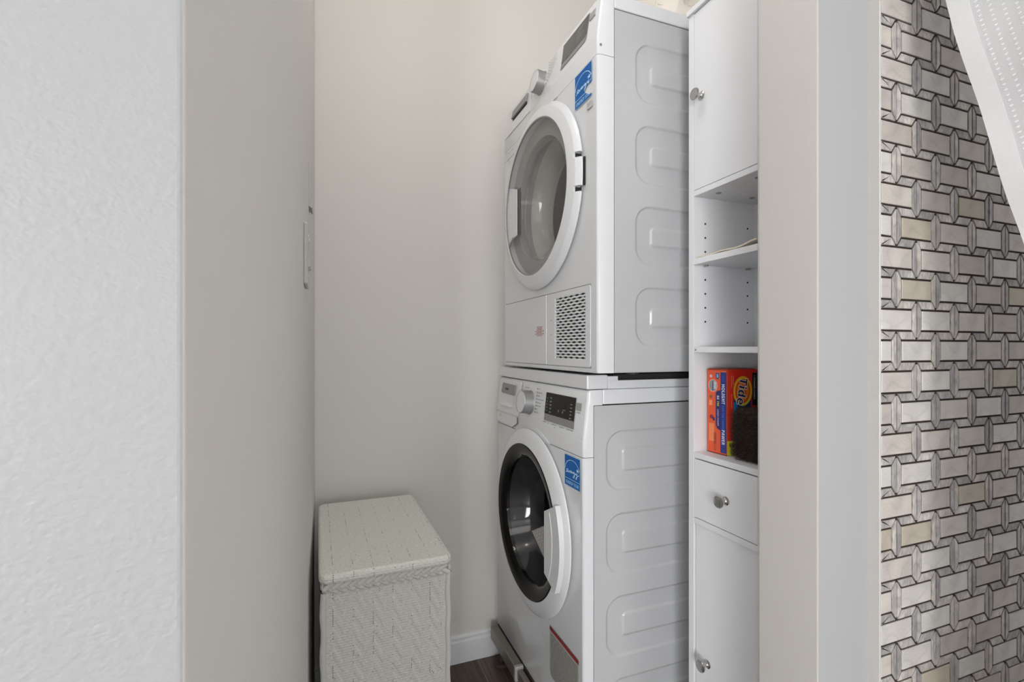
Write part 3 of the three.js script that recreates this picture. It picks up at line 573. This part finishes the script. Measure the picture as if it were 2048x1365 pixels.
  part('fascia_groove', boxUV(front(slab([[0.006, 0.6640], [0.094, 0.6640], [0.094, 0.6650], [0.006, 0.6650]], 0.0007, 0.0001), 0.0002)), M.silverGrey, t);
  decal('energy_sticker', t, print(energySticker(true), 0.65), 0.496, 0.575, 0.6125, 0.691, -0.0012, 0, 'torn blue energy sticker');
  decal('paper_scrap', t, print(canvasTex(64, 64, (c) => { c.fillStyle = '#d2d2d0'; c.fillRect(0, 0, 64, 64); c.fillStyle = '#979795'; c.fillRect(0, 0, 5, 64); c.fillRect(0, 58, 64, 6); c.fillRect(18, 14, 7, 30); c.fillRect(38, 12, 16, 6); c.fillRect(38, 12, 6, 30); })), 0.5535, 0.575, 0.5875, 0.6045, -0.0012, 0, 'leftover white paper scrap of the torn sticker');
  for (const [x, z] of [[0.075, 0.05], [0.075, 0.545], [0.52, 0.05], [0.52, 0.545]]) part('foot', new THREE.CylinderGeometry(0.016, 0.016, 0.007, 20).translate(x < 0.2 ? 0.13 : x, -0.0033, z < 0.3 ? 0.06 : 0.535), M.rubber, t);
}
// ---- low stand under the washer
{
  const t = thing('machine_stand', 'low bronze-coloured telescopic stand on round feet under the washing machine', 'stand', [0.513, 0, -1.562]);
  part('tray', box(0.028, 0.60, 0.105, 0.1265, 0.004, 0.590, 0.002), M.rubber, t);
  for (const x of [0, 0.602]) {
    part('outer_tube', box(x, x + 0.026, 0.084, 0.126, 0.010, 0.235, 0.003), M.bronze, t);
    part('end_cap', box(x - 0.0008, x + 0.0268, 0.083, 0.127, 0.228, 0.241, 0.003), M.lightGrey, t, 'grey tube end cap');
    part('inner_tube', box(x + 0.006, x + 0.024, 0.089, 0.119, 0.241, 0.600, 0.003), M.bronze, t);
  }
  const prof = [[0, 0], [0.026, 0], [0.028, 0.006], [0.024, 0.012], [0.010, 0.016], [0.008, 0.030], [0.008, 0.060], [0.020, 0.066], [0.022, 0.078], [0.020, 0.0835], [0, 0.0835]];
  const fg = creased(new THREE.LatheGeometry(prof.map(([a, b]) => new THREE.Vector2(a, b)), 32), 0.6);
  for (const [x, z] of [[0.032, 0.030], [0.018, 0.232], [0.032, 0.56], [0.590, 0.030], [0.590, 0.232], [0.590, 0.56]]) { const f = part('foot', fg, M.rubber, t); f.position.set(x, 0, z); }
}
// ---- soft bundle on the dryer
{
  const g = new THREE.SphereGeometry(1, 64, 48), p = g.attributes.position, v = new THREE.Vector3();
  for (let i = 0; i < p.count; i++) {
    v.fromBufferAttribute(p, i); const e = (c) => Math.sign(c) * Math.pow(Math.abs(c), 0.6);
    const x = e(v.x), y = e(v.y), z = e(v.z), n = 0.018 * noise2(x * 2.2 + z, y * 2 + 3) + 0.008 * noise2(x * 5, z * 5 + y * 4);
    p.setXYZ(i, x * 0.17 + y * 0.055 + n, y * 0.17 + n, z * 0.17 + n);
  }
  g.computeVertexNormals();
  const m = part('fabric_bundle', g, M.cream, scene); m.position.set(0.997, 1.006 + 0.8345 + 0.192, -1.17);
  m.userData = { label: 'cream coloured soft bundle resting on top of the dryer, beside the cabinet top', category: 'bundle' };
}

// ------------------------------------------------------------------ slim white cabinet
{
  const X0 = 0.74, X1 = 0.925, Z0 = -0.856, Z1 = -0.658, T = 0.0155, YT = 1.7956;
  const t = thing('storage_cabinet', 'tall narrow white cabinet with open shelves, one drawer and two doors, beside the stacked machines', 'cabinet', [0, 0, 0]);
  const S = (g) => g;
  const knobG = creased(new THREE.LatheGeometry([[0, 0], [0.0085, 0], [0.0088, 0.0015], [0.0062, 0.003], [0.0058, 0.0045], [0.0046, 0.006], [0.0042, 0.0125], [0.0075, 0.0155], [0.0118, 0.0175], [0.0124, 0.0195], [0.0115, 0.0215], [0.006, 0.0226], [0, 0.0230]].map(([a, b]) => new THREE.Vector2(a, b)), 40), 0.7);
  knobG.rotateZ(Math.PI / 2);
  const knob = (parent, x, y, z) => { const k = part('knob', knobG, M.nickel, parent, 'brushed nickel knob'); k.position.set(x, y, z); };
  // side panel with drilled shelf-pin holes (dark plugs let into the inner face)
  const left = part('side_panel', box(X0, X1, 0, YT - 0.0115, Z0, Z0 + T, 0.0008), M.laminate, t);
  part('side_panel', box(X0, X1, 0, YT - 0.0115, Z1 - T, Z1, 0.0008), M.laminate, t);
  for (const x of [0.7715, 0.8925]) for (const y of [1.3325, 1.3018, 1.2712, 1.2100, 1.1795, 1.1490, 1.1185]) part('pin_hole', new THREE.CylinderGeometry(0.0021, 0.0021, 0.0008, 16).rotateX(Math.PI / 2).translate(x, y, Z0 + T + 0.0002), M.black, left, 'dark shelf-pin hole');
  part('top_panel', box(X0 - 0.006, X1, YT - 0.0115, YT, Z0 - 0.001, Z1 + 0.001, 0.001), M.laminate, t);
  part('back_panel', box(0.912, 0.916, 0.05, YT - 0.012, Z0 + T, Z1 - T, 0.0005, 1), M.backboard, t);
  const zi0 = Z0 + T, zi1 = Z1 - T;
  const s1 = part('shelf', box(X0, 0.912, 1.3885, 1.4005, zi0, zi1, 0.0008), M.laminate, t);
  for (const [x, z] of [[0.772, -0.802], [0.772, -0.702], [0.865, -0.802], [0.865, -0.702]]) part('cam_cap', new THREE.CylinderGeometry(0.0058, 0.0058, 0.001, 24).translate(x, 1.3883, z), M.silverGrey, s1, 'round metal fitting');
  const s2 = part('shelf', box(X0, 0.908, 1.2412, 1.2540, zi0 + 0.0006, zi1 - 0.0006, 0.0008), M.laminate, t);
  for (const x of [0.768, 0.888]) part('shelf_pin', new THREE.CylinderGeometry(0.0019, 0.0019, 0.012, 16).rotateX(Math.PI / 2).translate(x, 1.2394, zi0 + 0.006), M.nickel, s2);
  const s3 = part('shelf', box(X0, 0.912, 1.0516, 1.0636, zi0, zi1, 0.0008), M.laminate, t);
  part('screw_cap', new THREE.CylinderGeometry(0.0022, 0.0022, 0.001, 16).rotateZ(Math.PI / 2).translate(X0 - 0.0002, 1.0572, zi0 + 0.006), M.silverGrey, s3);
  part('shelf', box(X0, 0.912, 0.8245, 0.8365, zi0, zi1, 0.0008), M.laminate, t);
  part('rail', box(X0, 0.912, 0.6838, 0.6958, zi0, zi1, 0.0008), M.laminate, t);
  part('shelf', box(X0 + 0.002, 0.912, 0.045, 0.057, zi0, zi1, 0.0008), M.laminate, t);
  part('plinth', box(X0 + 0.008, X0 + 0.020, 0.0, 0.045, zi0, zi1, 0.0008), M.laminate, t);
  const dz0 = zi0 + 0.0008, dz1 = zi1 - 0.0008;
  const up = part('door', box(X0 + 0.0005, X0 + 0.0145, 1.4018, YT - 0.0135, dz0, dz1, 0.0008), M.laminate, t);
  knob(up, X0, 1.5955, -0.8165);
  const dr = part('drawer', box(X0 + 0.0005, X0 + 0.014, 0.6970, 0.8222, dz0, dz1, 0.0008), M.laminate, t);
  knob(dr, X0, 0.7570, -0.7495);
  const lo = part('door', box(X0 + 0.004, X0 + 0.018, 0.0585, 0.6825, dz0 + 0.0015, dz1 - 0.0008, 0.0008), M.laminate, t);
  knob(lo, X0 + 0.004, 0.3990, -0.8035);
  part('drawer_box', box(X0 + 0.014, 0.90, 0.705, 0.80, zi0 + 0.004, zi1 - 0.004, 0.001), M.backboard, t);

  // woven mat on the shelf, curling up at its near end
  const mg = (() => {
    const nu = 40, nv = 10, pos = [], idx = [], uv = [];
    for (const side of [1, 0]) for (let j = 0; j <= nv; j++) for (let i = 0; i <= nu; i++) {
      const u = i / nu, v = j / nv, z = zi0 + 0.0035 + 0.158 * u, x = X0 + 0.003 + 0.15 * v;
      const lift = 0.0012 + 0.0015 * smooth(0.1, 0.5, u) + 0.007 * smooth(0.75, 1, u) + 0.0006 * Math.sin(u * 17);
      pos.push(x, 1.2542 + lift + (side ? 0.0022 : -0.0008), z); uv.push(z, x);
    }
    const N = (nu + 1) * (nv + 1);
    for (let j = 0; j < nv; j++) for (let i = 0; i < nu; i++) { const a = j * (nu + 1) + i, b = a + 1, c = a + nu + 2, d = a + nu + 1; idx.push(a, b, c, a, c, d, N + a, N + c, N + b, N + a, N + d, N + c); }
    for (let i = 0; i < nu; i++) { idx.push(i, N + i, i + 1, i + 1, N + i, N + i + 1); const a = nv * (nu + 1) + i; idx.push(a, a + 1, N + a, a + 1, N + a + 1, N + a); }
    for (let j = 0; j < nv; j++) { const a = j * (nu + 1), d = a + nu + 1; idx.push(a, d, N + a, d, N + d, N + a); const e = a + nu, f = e + nu + 1; idx.push(e, N + e, f, f, N + e, N + f); }
    const g = new THREE.BufferGeometry(); g.setAttribute('position', new THREE.Float32BufferAttribute(pos, 3)); g.setAttribute('uv', new THREE.Float32BufferAttribute(uv, 2)); g.setIndex(idx); return creased(g, 0.8);
  })();
  const wv = tex(64, 64, (x, y) => 0.72 + 0.2 * Math.sin(x / 64 * Math.PI * 16) * Math.sin(y / 64 * Math.PI * 16), false); wv.repeat.set(60, 60);
  const mat = part('shelf_mat', mg, std({ color: new THREE.Color(0.95, 0.84, 0.72), map: wv, roughness: 0.9 }), scene);
  mat.userData = { label: 'thin beige mat lying on the open cabinet shelf with its near edge curling up', category: 'mat' };
}
// ---- detergent box
{
  const frontArt = canvasTex(512, 1024, (c, w, h) => {
    c.fillStyle = '#d42418'; c.fillRect(0, 0, w, h);
    const g = c.createLinearGradient(0, 0, 120, 0); g.addColorStop(0, '#e8452c'); g.addColorStop(1, '#d42418'); c.fillStyle = g; c.fillRect(0, 0, 120, h);
    c.fillStyle = '#0f2f6e'; c.fillRect(110, 350, 300, 640); c.fillStyle = '#1a78bd'; c.fillRect(110, 390, 70, 150);
    c.fillStyle = '#141216'; c.fillRect(428, 40, w - 428, 400); c.fillStyle = '#cf2b1c'; c.fillRect(428, 440, w - 428, 120);
    c.fillStyle = '#b8b6b4'; c.save(); c.translate(455, 70); c.rotate(Math.PI / 2); c.font = 'bold 34px sans-serif'; c.fillText('1 POWDER POWER', 0, 0); c.restore();
    c.fillStyle = '#f0876a'; c.save(); c.translate(66, 70); c.rotate(Math.PI / 2); c.font = 'bold 26px sans-serif'; c.fillText('DETERGENT', 0, 0); c.fillText('POWDER', 0, -28); c.fillText('FOR LAUNDRY', 220, 0); c.restore();
    // bullseye
    const cx = 266, cy = 260;
    for (const [rx, ry, col] of [[162, 180, '#e3b022'], [128, 146, '#cf4512'], [104, 120, '#e07818'], [62, 80, '#d85a12']]) { c.fillStyle = col; c.beginPath(); c.ellipse(cx, cy, rx, ry, 0, 0, 7); c.fill(); }
    c.fillStyle = '#d4c832'; c.beginPath(); c.ellipse(cx, cy, 162, 180, 0, 0.35, 2.3); c.ellipse(cx, cy, 130, 148, 0, 2.3, 0.35, true); c.fill();
    c.save(); c.translate(cx - 22, cy - 166); c.rotate(Math.PI / 2 + 0.20); c.font = 'bold 178px sans-serif'; c.scale(0.92, 1.0); c.lineWidth = 16; c.lineJoin = 'round';
    c.strokeStyle = '#e9dcc4'; c.strokeText('Tide', 0, 20); c.fillStyle = '#18204e'; c.fillText('Tide', 0, 20); c.restore();
    c.strokeStyle = '#c3cf3c'; c.lineWidth = 40; c.beginPath(); c.arc(250, 540, 54, 0, 7); c.stroke();
    c.fillStyle = '#d8dde6'; c.save(); c.translate(340, 470); c.rotate(Math.PI / 2); c.font = 'bold 50px sans-serif'; c.fillText('CL', 0, 0); c.fillText('PL', 0, -50); c.restore();
    c.fillStyle = '#d8d23a'; c.fillRect(0, 850, 150, 174); c.fillStyle = '#1c2a1a'; c.save(); c.translate(40, 872); c.rotate(Math.PI / 2); c.font = 'bold 96px sans-serif'; c.fillText('3', 0, 0); c.font = 'bold 26px sans-serif'; c.fillText('POUND', 50, -20); c.restore();
  });
  const spineArt = canvasTex(256, 1024, (c, w, h) => {
    c.fillStyle = '#e65a2e'; c.fillRect(0, 0, w, h);
    c.fillStyle = '#20307f'; c.fillRect(176, 32, 80, 970);
    c.fillStyle = '#27246a'; c.beginPath(); c.moveTo(112, 290); c.lineTo(128, 260); c.lineTo(178, 252); c.lineTo(178, 740); c.lineTo(130, 716); c.lineTo(112, 680); c.closePath(); c.fill();
    const v = (s, x, y, f, col) => { c.save(); c.translate(x, y); c.rotate(Math.PI / 2); c.font = f; c.fillStyle = col; c.fillText(s, 0, 0); c.restore(); };
    v('HOLIGHT', 192, 170, 'bold 56px sans-serif', '#e4e2ee'); v('FOR THE FABRIC', 196, 430, 'bold 38px sans-serif', '#3f6fd0'); v('PAWER', 192, 722, 'bold 54px sans-serif', '#e4e2ee'); v('PLUS', 196, 905, 'bold 38px sans-serif', '#3553b5'); v('BEST', 196, 66, 'bold 38px sans-serif', '#3553b5');
    v('64', 128, 316, 'bold 44px sans-serif', '#e8e4ea'); v('FRE', 130, 384, 'bold 36px sans-serif', '#d9cf6a'); v('LOADS POWER', 132, 480, 'bold 30px sans-serif', '#b9b6dc');
    c.fillStyle = '#27407f'; c.beginPath(); c.moveTo(112, 44); c.lineTo(160, 44); c.lineTo(160, 100); c.lineTo(136, 122); c.lineTo(112, 100); c.closePath(); c.fill(); c.fillStyle = '#8fb0e0'; c.fillRect(124, 56, 24, 44);
    c.fillStyle = '#e9b9a0'; c.beginPath(); c.ellipse(74, 200, 62, 78, 0, 0, 7); c.fill(); c.fillStyle = '#8d8f98'; c.beginPath(); c.ellipse(74, 200, 54, 70, 0, 0, 7); c.fill(); c.fillStyle = '#50525c'; c.fillRect(66, 150, 14, 110); c.fillStyle = '#c6c9d2'; c.fillRect(86, 150, 34, 90);
    c.fillStyle = '#c8c4d8'; c.beginPath(); c.arc(48, 84, 18, 0, 7); c.fill();
    c.fillStyle = '#77603a'; c.beginPath(); c.arc(46, 338, 20, 0, 7); c.fill(); c.fillStyle = '#f09a70'; c.fillRect(24, 380, 40, 66);
    c.fillStyle = '#7a2848'; c.beginPath(); c.arc(56, 586, 26, 0, 7); c.fill(); c.fillStyle = '#3a2060'; c.fillRect(70, 590, 30, 40);
    c.fillStyle = '#ef8a5a'; c.fillRect(22, 664, 70, 220);
    c.strokeStyle = '#3a2030'; c.lineWidth = 5; c.strokeRect(92, 776, 22, 210); v('DO NOT MIX', 96, 790, 'bold 20px sans-serif', '#3a2030');
    c.fillStyle = '#7c2016'; c.fillRect(0, 0, w, 8); c.fillRect(0, h - 8, w, 8); c.fillRect(w - 5, 0, 5, h);
  });
  const H = 0.1795, D = 0.054, L = 0.0845;
  const t = thing('detergent_box', 'orange laundry detergent box with a yellow ringed logo standing on the cabinet shelf', 'box', [0.7722, 0.8367, -0.8347], 0.0);
  t.rotation.y = 0.02;
  const card = std({ color: new THREE.Color(0.62, 0.09, 0.035), roughness: 0.5 });
  part('carton', box(0.0004, L, 0, H, 0, D - 0.0004, 0.0012), card, t);
  part('top_flap', box(0.003, L - 0.002, H - 0.001, H + 0.0012, 0.002, D - 0.003, 0.0005, 1), std({ color: new THREE.Color(0.40, 0.06, 0.03), roughness: 0.6 }), t);
  const f = new THREE.PlaneGeometry(L - 0.001, H - 0.001); const fm = part('printed_face', f, std({ map: frontArt, roughness: 0.42 }), t, 'red face with a yellow ringed logo'); fm.position.set(L / 2, H / 2, D + 0.0002);
  decal('printed_spine', t, std({ map: spineArt, roughness: 0.42 }), 0.0006, D - 0.0006, 0.0006, H - 0.0006, -0.0002, 0, 'orange spine with a blue lettered band');
}
// ---- bristle block
{
  const t = thing('bristle_brush', 'dark brown block of coarse bristles standing in front of the orange detergent box', 'brush', [0.766, 0.8367, -0.767]);
  const w = 0.066, h = 0.103, d = 0.088;
  const core = box(0.006, w - 0.004, 0.0005, h - 0.008, 0.006, d - 0.004, 0.010, 4);
  part('core', core, std({ color: new THREE.Color(0.022, 0.014, 0.010), roughness: 1 }), t);
  const N = 9000, g = new THREE.CylinderGeometry(0.00012, 0.00026, 0.014, 4, 1, true); g.translate(0, 0.006, 0);
  const im = new THREE.InstancedMesh(g, std({ color: 0xffffff, roughness: 0.8 }), N), m = new THREE.Matrix4(), q = new THREE.Quaternion(), up = new THREE.Vector3(0, 1, 0), n = new THREE.Vector3(), c = new THREE.Color();
  for (let i = 0; i < N; i++) {
    const f = rnd(), p = new THREE.Vector3(0.006 + rnd() * (w - 0.010), 0.004 + rnd() * (h - 0.014), 0.006 + rnd() * (d - 0.010));
    if (f < 0.34) { p.x = 0.006; n.set(-1, 0, 0); } else if (f < 0.5) { p.z = d - 0.004; n.set(0, 0, 1); } else if (f < 0.66) { p.z = 0.006; n.set(0, 0, -1); } else if (f < 0.88) { p.y = h - 0.009; n.set(0, 1, 0); } else { p.x = w - 0.004; n.set(1, 0, 0); }
    n.x += (rnd() - 0.5) * 1.7; n.y += (rnd() - 0.5) * 1.7; n.z += (rnd() - 0.5) * 1.7; n.normalize();
    if (p.y + n.y * 0.013 < 0.0004) n.y = Math.abs(n.y);
    const s = 0.5 + 0.6 * rnd(); q.setFromUnitVectors(up, n); m.compose(p, q, new THREE.Vector3(1, s, 1)); im.setMatrixAt(i, m);
    const b = 0.35 + 1.1 * rnd() ** 2 + (rnd() < 0.03 ? 3 : 0); im.setColorAt(i, c.setRGB(0.075 * b, 0.048 * b, 0.032 * b));
  }
  im.name = 'bristles'; im.userData.kind = 'stuff'; im.castShadow = im.receiveShadow = true; t.add(im);
}

// ------------------------------------------------------------------ woven hamper
{
  const W = 0.262, D = 0.475, HB = 0.5815, YL = 0.5825;
  const t = thing('laundry_hamper', 'off-white woven wicker laundry hamper with a lid in the far left corner', 'hamper', [-0.010, 0, -1.055], 0.02);
  // weave: fine horizontal strands, raised herringbone bands, scattered holes
  const S = 1024, cell = 0.32;                        // texture covers 32 cm
  const px = S / cell, hole = new Map();
  for (let k = 0; k < 130; k++) { const col = Math.floor(rnd() * 8), x = Math.round((0.02 + col * 0.04) * px), y = Math.floor(rnd() * S / 12) * 12, run = rnd() < 0.35 ? 3 + Math.floor(rnd() * 5) : 1; for (let r = 0; r < run; r++) hole.set(Math.round((rnd() < 0.85 ? x : rnd() * S) / 8) * 8 + '_' + ((y + r * 12) % S), 1); }
  const holeAt = (x, y) => { const cx = Math.round(x / 8) * 8, cy = Math.round(y / 12) * 12 % S; return hole.has(cx + '_' + cy) && Math.hypot(x - cx, y - Math.round(y / 12) * 12) < 2.6; };
  const weave = (x, y, lid) => {
    const X = x / S * cell, Y = y / S * cell, strand = 0.0053333, row = Math.floor(Y / strand), fy = Y / strand - row;
    const zig = Math.abs(((X / 0.04) % 1) - 0.5) * 2, band = lid ? 0.5 : (((Y / 0.04 + zig * 0.9) % 1) + 1) % 1, tri = Math.abs(band - 0.5) * 2;
    const pick = 0.5 + 0.5 * Math.sin((X / 0.010 + row * 0.5) * 2 * Math.PI);
    const n = tileNoise(x, y, S, S, 90, 160) * 0.03 + tileNoise(x, y, S, S, 40, 60) * 0.03;
    return 0.18 + 0.24 * Math.sin(Math.PI * fy) * (0.6 + 0.4 * pick) + (lid ? 0.16 * pick : 0.55 * smooth(0.20, 0.80, tri)) + n;
  };
  const mk = (lid) => {
    const b = tex(S, S, (x, y) => weave(x, y, lid) - (holeAt(x, y) ? 0.5 : 0)), c = tex(S, S, (x, y) => { const v = (lid ? 0.93 : 0.88) + 0.05 * tileNoise(x, y, S, S, 30, 60); return holeAt(x, y) ? [0.16, 0.155, 0.15] : [v, v * 1.0, v * 0.965]; }, true);
    b.repeat.set(1 / cell, 1 / cell); c.repeat.set(1 / cell, 1 / cell);
    return std({ map: c, bumpMap: b, bumpScale: 0.0020, roughness: 0.75 });
  };
  const mBody = mk(false), mLid = mk(true), braidM = std({ color: new THREE.Color(0.70, 0.70, 0.665), roughness: 0.75 });
  // body: four woven panels
  part('front_panel', box(0.003, W - 0.003, 0.004, HB, -0.006, 0, 0.002), mBody, t);
  part('side_panel', box(0.0, 0.006, 0.004, HB, -D, -0.001, 0.002), mBody, t);
  part('side_panel', box(W - 0.006, W, 0.004, HB, -D, -0.001, 0.002), mBody, t);
  part('back_panel', box(0.003, W - 0.003, 0.004, HB, -D, -D + 0.006, 0.002), mBody, t);
  part('bottom', box(0.004, W - 0.004, 0.0, 0.010, -D + 0.004, -0.004, 0.002), mBody, t);
  // plaited braid round the rim and down the corners
  const braid = (from, to, r, n) => {
    const list = [], a = new THREE.Vector3(...from), b = new THREE.Vector3(...to), dir = b.clone().sub(a), len = dir.length(); dir.normalize();
    const q = new THREE.Quaternion().setFromUnitVectors(new THREE.Vector3(1, 0, 0), dir), side = Math.abs(dir.y) > 0.5 ? 'y' : 'x';
    for (let i = 0; i < n; i++) for (const s of [1, -1]) {
      const g = new THREE.CapsuleGeometry(r * 0.55, len / n * 0.95, 4, 8); g.rotateZ(Math.PI / 2); g.rotateZ(s * 0.55); g.scale(1, 1, 0.8);
      g.translate(len * (i + 0.5 + (s < 0 ? 0.5 : 0)) / n - len / n * 0.25, s * r * 0.42, s * r * 0.1); g.applyQuaternion(q); g.translate(...from); list.push(g);
    }
    return merge(list.map((g) => g.toNonIndexed()));
  };
  part('rim_braid', braid([0.007, HB - 0.0090, 0.0030], [W - 0.004, HB - 0.0090, 0.0030], 0.0105, 15), braidM, t, 'plaited braid along the top edge');
  part('rim_braid', merge([braid([W + 0.0005, HB - 0.008, 0], [W + 0.0005, HB - 0.008, -D], 0.0085, 30), braid([0.0005, HB - 0.008, 0], [0.0005, HB - 0.008, -D], 0.0085, 30)]), braidM, t, 'plaited braid along the top edge');
  for (const x of [0.002, W - 0.001]) part('corner_braid', boxUV(new THREE.TubeGeometry(new THREE.CatmullRomCurve3(Array.from({ length: 24 }, (_, i) => new THREE.Vector3(x + 0.0012 * Math.sin(i * 1.7), 0.006 + (HB - 0.024) * i / 23, -0.001 + 0.0008 * Math.cos(i * 2.1)))), 120, 0.0062, 10)), braidM, t, 'plaited braid down the corner');
  // padded lid with rounded corners and a soft top edge
  const sh = roundRect(-0.007, W + 0.007, -0.014, D + 0.002, 0.022);
  const lg = new THREE.ExtrudeGeometry(sh, { depth: 0.003, bevelEnabled: true, bevelSize: 0.008, bevelThickness: 0.009, bevelOffset: -0.008, bevelSegments: 5, curveSegments: 10 });
  lg.rotateX(-Math.PI / 2); lg.translate(0, YL + 0.009, 0);
  const lid = part('lid', boxUV(lg), mLid, t, 'woven lid with rounded corners');
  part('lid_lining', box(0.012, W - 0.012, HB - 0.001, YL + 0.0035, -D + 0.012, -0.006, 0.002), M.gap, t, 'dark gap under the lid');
}

// ------------------------------------------------------------------ wall fittings on the left wall
{
  const plateM = std({ color: new THREE.Color(0.60, 0.585, 0.555), roughness: 0.35 });
  const sw = thing('light_switch', 'pale double light switch plate on the left wall, seen almost edge-on', 'switch', [XL, 1.164, -0.8465]);
  const pl = slab(roundRect(-0.078, 0, 0, 0.1005, 0.004), 0.0062, 0.002); pl.rotateY(Math.PI / 2); // outline x -> -z ; extrude -> +x
  pl.translate(0, 0, -0.078);
  part('plate', boxUV(pl), plateM, sw);
  for (const z of [-0.026, -0.056]) {
    const r = new THREE.Shape([[0.0058, 0.030], [0.0072, 0.030], [0.0066, 0.050], [0.0098, 0.0665], [0.0092, 0.0695], [0.0058, 0.0700]].map(([x, y]) => new THREE.Vector2(x, 0.1005 - y)));
    const g = new THREE.ExtrudeGeometry(r, { depth: 0.018, bevelEnabled: false }); g.translate(0, 0, z - 0.009);
    part('rocker', boxUV(creased(g, 0.3)), plateM, sw);
    for (const y of [0.018, 0.0825]) part('screw', new THREE.CylinderGeometry(0.003, 0.003, 0.0012, 16).rotateZ(Math.PI / 2).translate(0.0066, y, z), M.trim, sw);
  }
  const br = thing('wall_bracket', 'thin painted wall strip with a turned-out lower lip, above and beyond the light switch', 'bracket', [XL, 1.345, -1.0656]);
  const s = new THREE.Shape([[0, 0.004], [0.0030, 0.0030], [0.0062, 0.0000], [0.0074, 0.0012], [0.0046, 0.0150], [0.0044, 0.0915], [0.0030, 0.093], [0, 0.093]].map(([x, y]) => new THREE.Vector2(x, y)));
  const g = new THREE.ExtrudeGeometry(s, { depth: 0.05, bevelEnabled: true, bevelSize: 0.0005, bevelThickness: 0.0005, bevelOffset: -0.0005, bevelSegments: 1 }); g.translate(0, 0, -0.05);
  part('strip', boxUV(g), plateM, br);
}

// ------------------------------------------------------------------ shower curtain
{
  const X = 0.78, EDGE = [[1.90, -0.4605], [1.5314, -0.4046], [1.4857, -0.3955], [1.3936, -0.3735], [1.3095, -0.3545], [1.243, -0.3400], [1.1754, -0.3230], [1.05, -0.3170], [0.30, -0.3080]];
  const edge = (y) => { for (let i = 0; i + 1 < EDGE.length; i++) { const [a, za] = EDGE[i], [b, zb] = EDGE[i + 1]; if (y <= a && y >= b) return za + (zb - za) * (a - y) / (a - b); } return EDGE[EDGE.length - 1][1]; };
  const zEnd = (y) => 1.25 - 0.20 * smooth(1.6, 0.3, y);
  const cloth = (d0, d1, th, off) => {
    const nu = Math.round(70 + 90 * Math.min(1, d1)), nv = 120, pos = [], idx = [], uv = [];
    for (const side of [0, 1]) for (let j = 0; j <= nv; j++) for (let i = 0; i <= nu; i++) {
      const y = 0.30 + 1.592 * j / nv, e = edge(y), full = zEnd(y) - e, d = d0 + (Math.min(d1, full) - d0) * i / nu;
      const fold = 0.016 * smooth(0.05, 0.35, d) * Math.sin(d * 26 + (1.9 - y) * 1.2) + 0.004 * smooth(0.02, 0.1, d) * Math.sin(d * 60 - y * 9) + 0.0014 * Math.sin(y * 38 + d * 20);
      pos.push(X + off + fold + (side ? th : 0), y, e + d); uv.push(d, (1.9 - y) * 1.03);
    }
    const N = (nu + 1) * (nv + 1), q = (a, b, c, d) => idx.push(a, b, c, a, c, d);
    for (let j = 0; j < nv; j++) for (let i = 0; i < nu; i++) { const a = j * (nu + 1) + i; q(a, a + 1, a + nu + 2, a + nu + 1); q(N + a, N + a + nu + 1, N + a + nu + 2, N + a + 1); }
    for (let j = 0; j < nv; j++) { const a = j * (nu + 1), b = a + nu + 1; q(a, b, N + b, N + a); q(a + nu, N + a + nu, N + b + nu, b + nu); }
    for (let i = 0; i < nu; i++) { q(i, N + i, N + i + 1, i + 1); const a = nv * (nu + 1) + i; q(a, a + 1, N + a + 1, N + a); }
    const g = new THREE.BufferGeometry(); g.setAttribute('position', new THREE.Float32BufferAttribute(pos, 3)); g.setAttribute('uv', new THREE.Float32BufferAttribute(uv, 2)); g.setIndex(idx); g.computeVertexNormals(); return creased(g, 1.0);
  };
  const cw = 0.0112, ch = 0.0074, n = 4, m8 = 8, TW = 512, TH = 464;
  const dot = (x, y) => { const u = (x / TW * n) % 1 - 0.5, v = (y / TH * m8) % 1 - 0.5, X1 = u * cw, Y1 = v * ch; const a = X1 * 0.94 - Y1 * 0.34, b = X1 * 0.34 + Y1 * 0.94; return 1 - smooth(0.7, 1.25, Math.hypot(a / 0.0021, b / 0.00125)); };
  const col = tex(TW, TH, (x, y) => { const v = 0.79 + 0.12 * dot(x, y) + 0.05 * tileNoise(x, y, TW, TH, 40, 90); return [v, v, v * 1.005]; }, true), bmp = tex(TW, TH, (x, y) => 0.4 + 0.45 * dot(x, y) + 0.12 * tileNoise(x, y, TW, TH, 30, 120));
  for (const t of [col, bmp]) t.repeat.set(1 / (cw * n), 1 / (ch * m8));
  const fabric = phys({ map: col, bumpMap: bmp, bumpScale: 0.0008, roughness: 0.85, sheen: 0.2 });
  const t = thing('shower_curtain', 'white dotted shower curtain drawn aside in front of the marble shower wall', 'curtain');
  part('cloth', cloth(0, 9, 0.0012, 0), fabric, t);
  part('hem', cloth(0.0002, 0.022, 0.0008, -0.0009), phys({ bumpMap: bmp, bumpScale: 0.0003, color: new THREE.Color(0.70, 0.70, 0.705), roughness: 0.85 }), t, 'double-layer edge hem');
  const ring = new THREE.TorusGeometry(0.006, 0.0012, 8, 24); ring.rotateY(0.2);
  for (let k = 0; k < 17; k++) { const r = part('ring', ring, M.chrome, t); r.position.set(X + 0.001, 1.8952, edge(1.9) + 0.03 + k * 0.098); }
  const rod = thing('curtain_rod', 'chrome shower curtain rod carrying the white dotted curtain', 'rod', [X + 0.001, 1.914, 0]);
  part('tube', new THREE.CylinderGeometry(0.0115, 0.0115, 1.4 - ZT - 0.002, 32).rotateX(Math.PI / 2).translate(0, 0, (1.4 + ZT) / 2), M.chrome, rod);
  for (const z of [ZT + 0.006]) part('flange', new THREE.CylinderGeometry(0.024, 0.024, 0.010, 32).rotateX(Math.PI / 2).translate(0, 0, z), M.chrome, rod);
}

renderer.render(scene, camera);
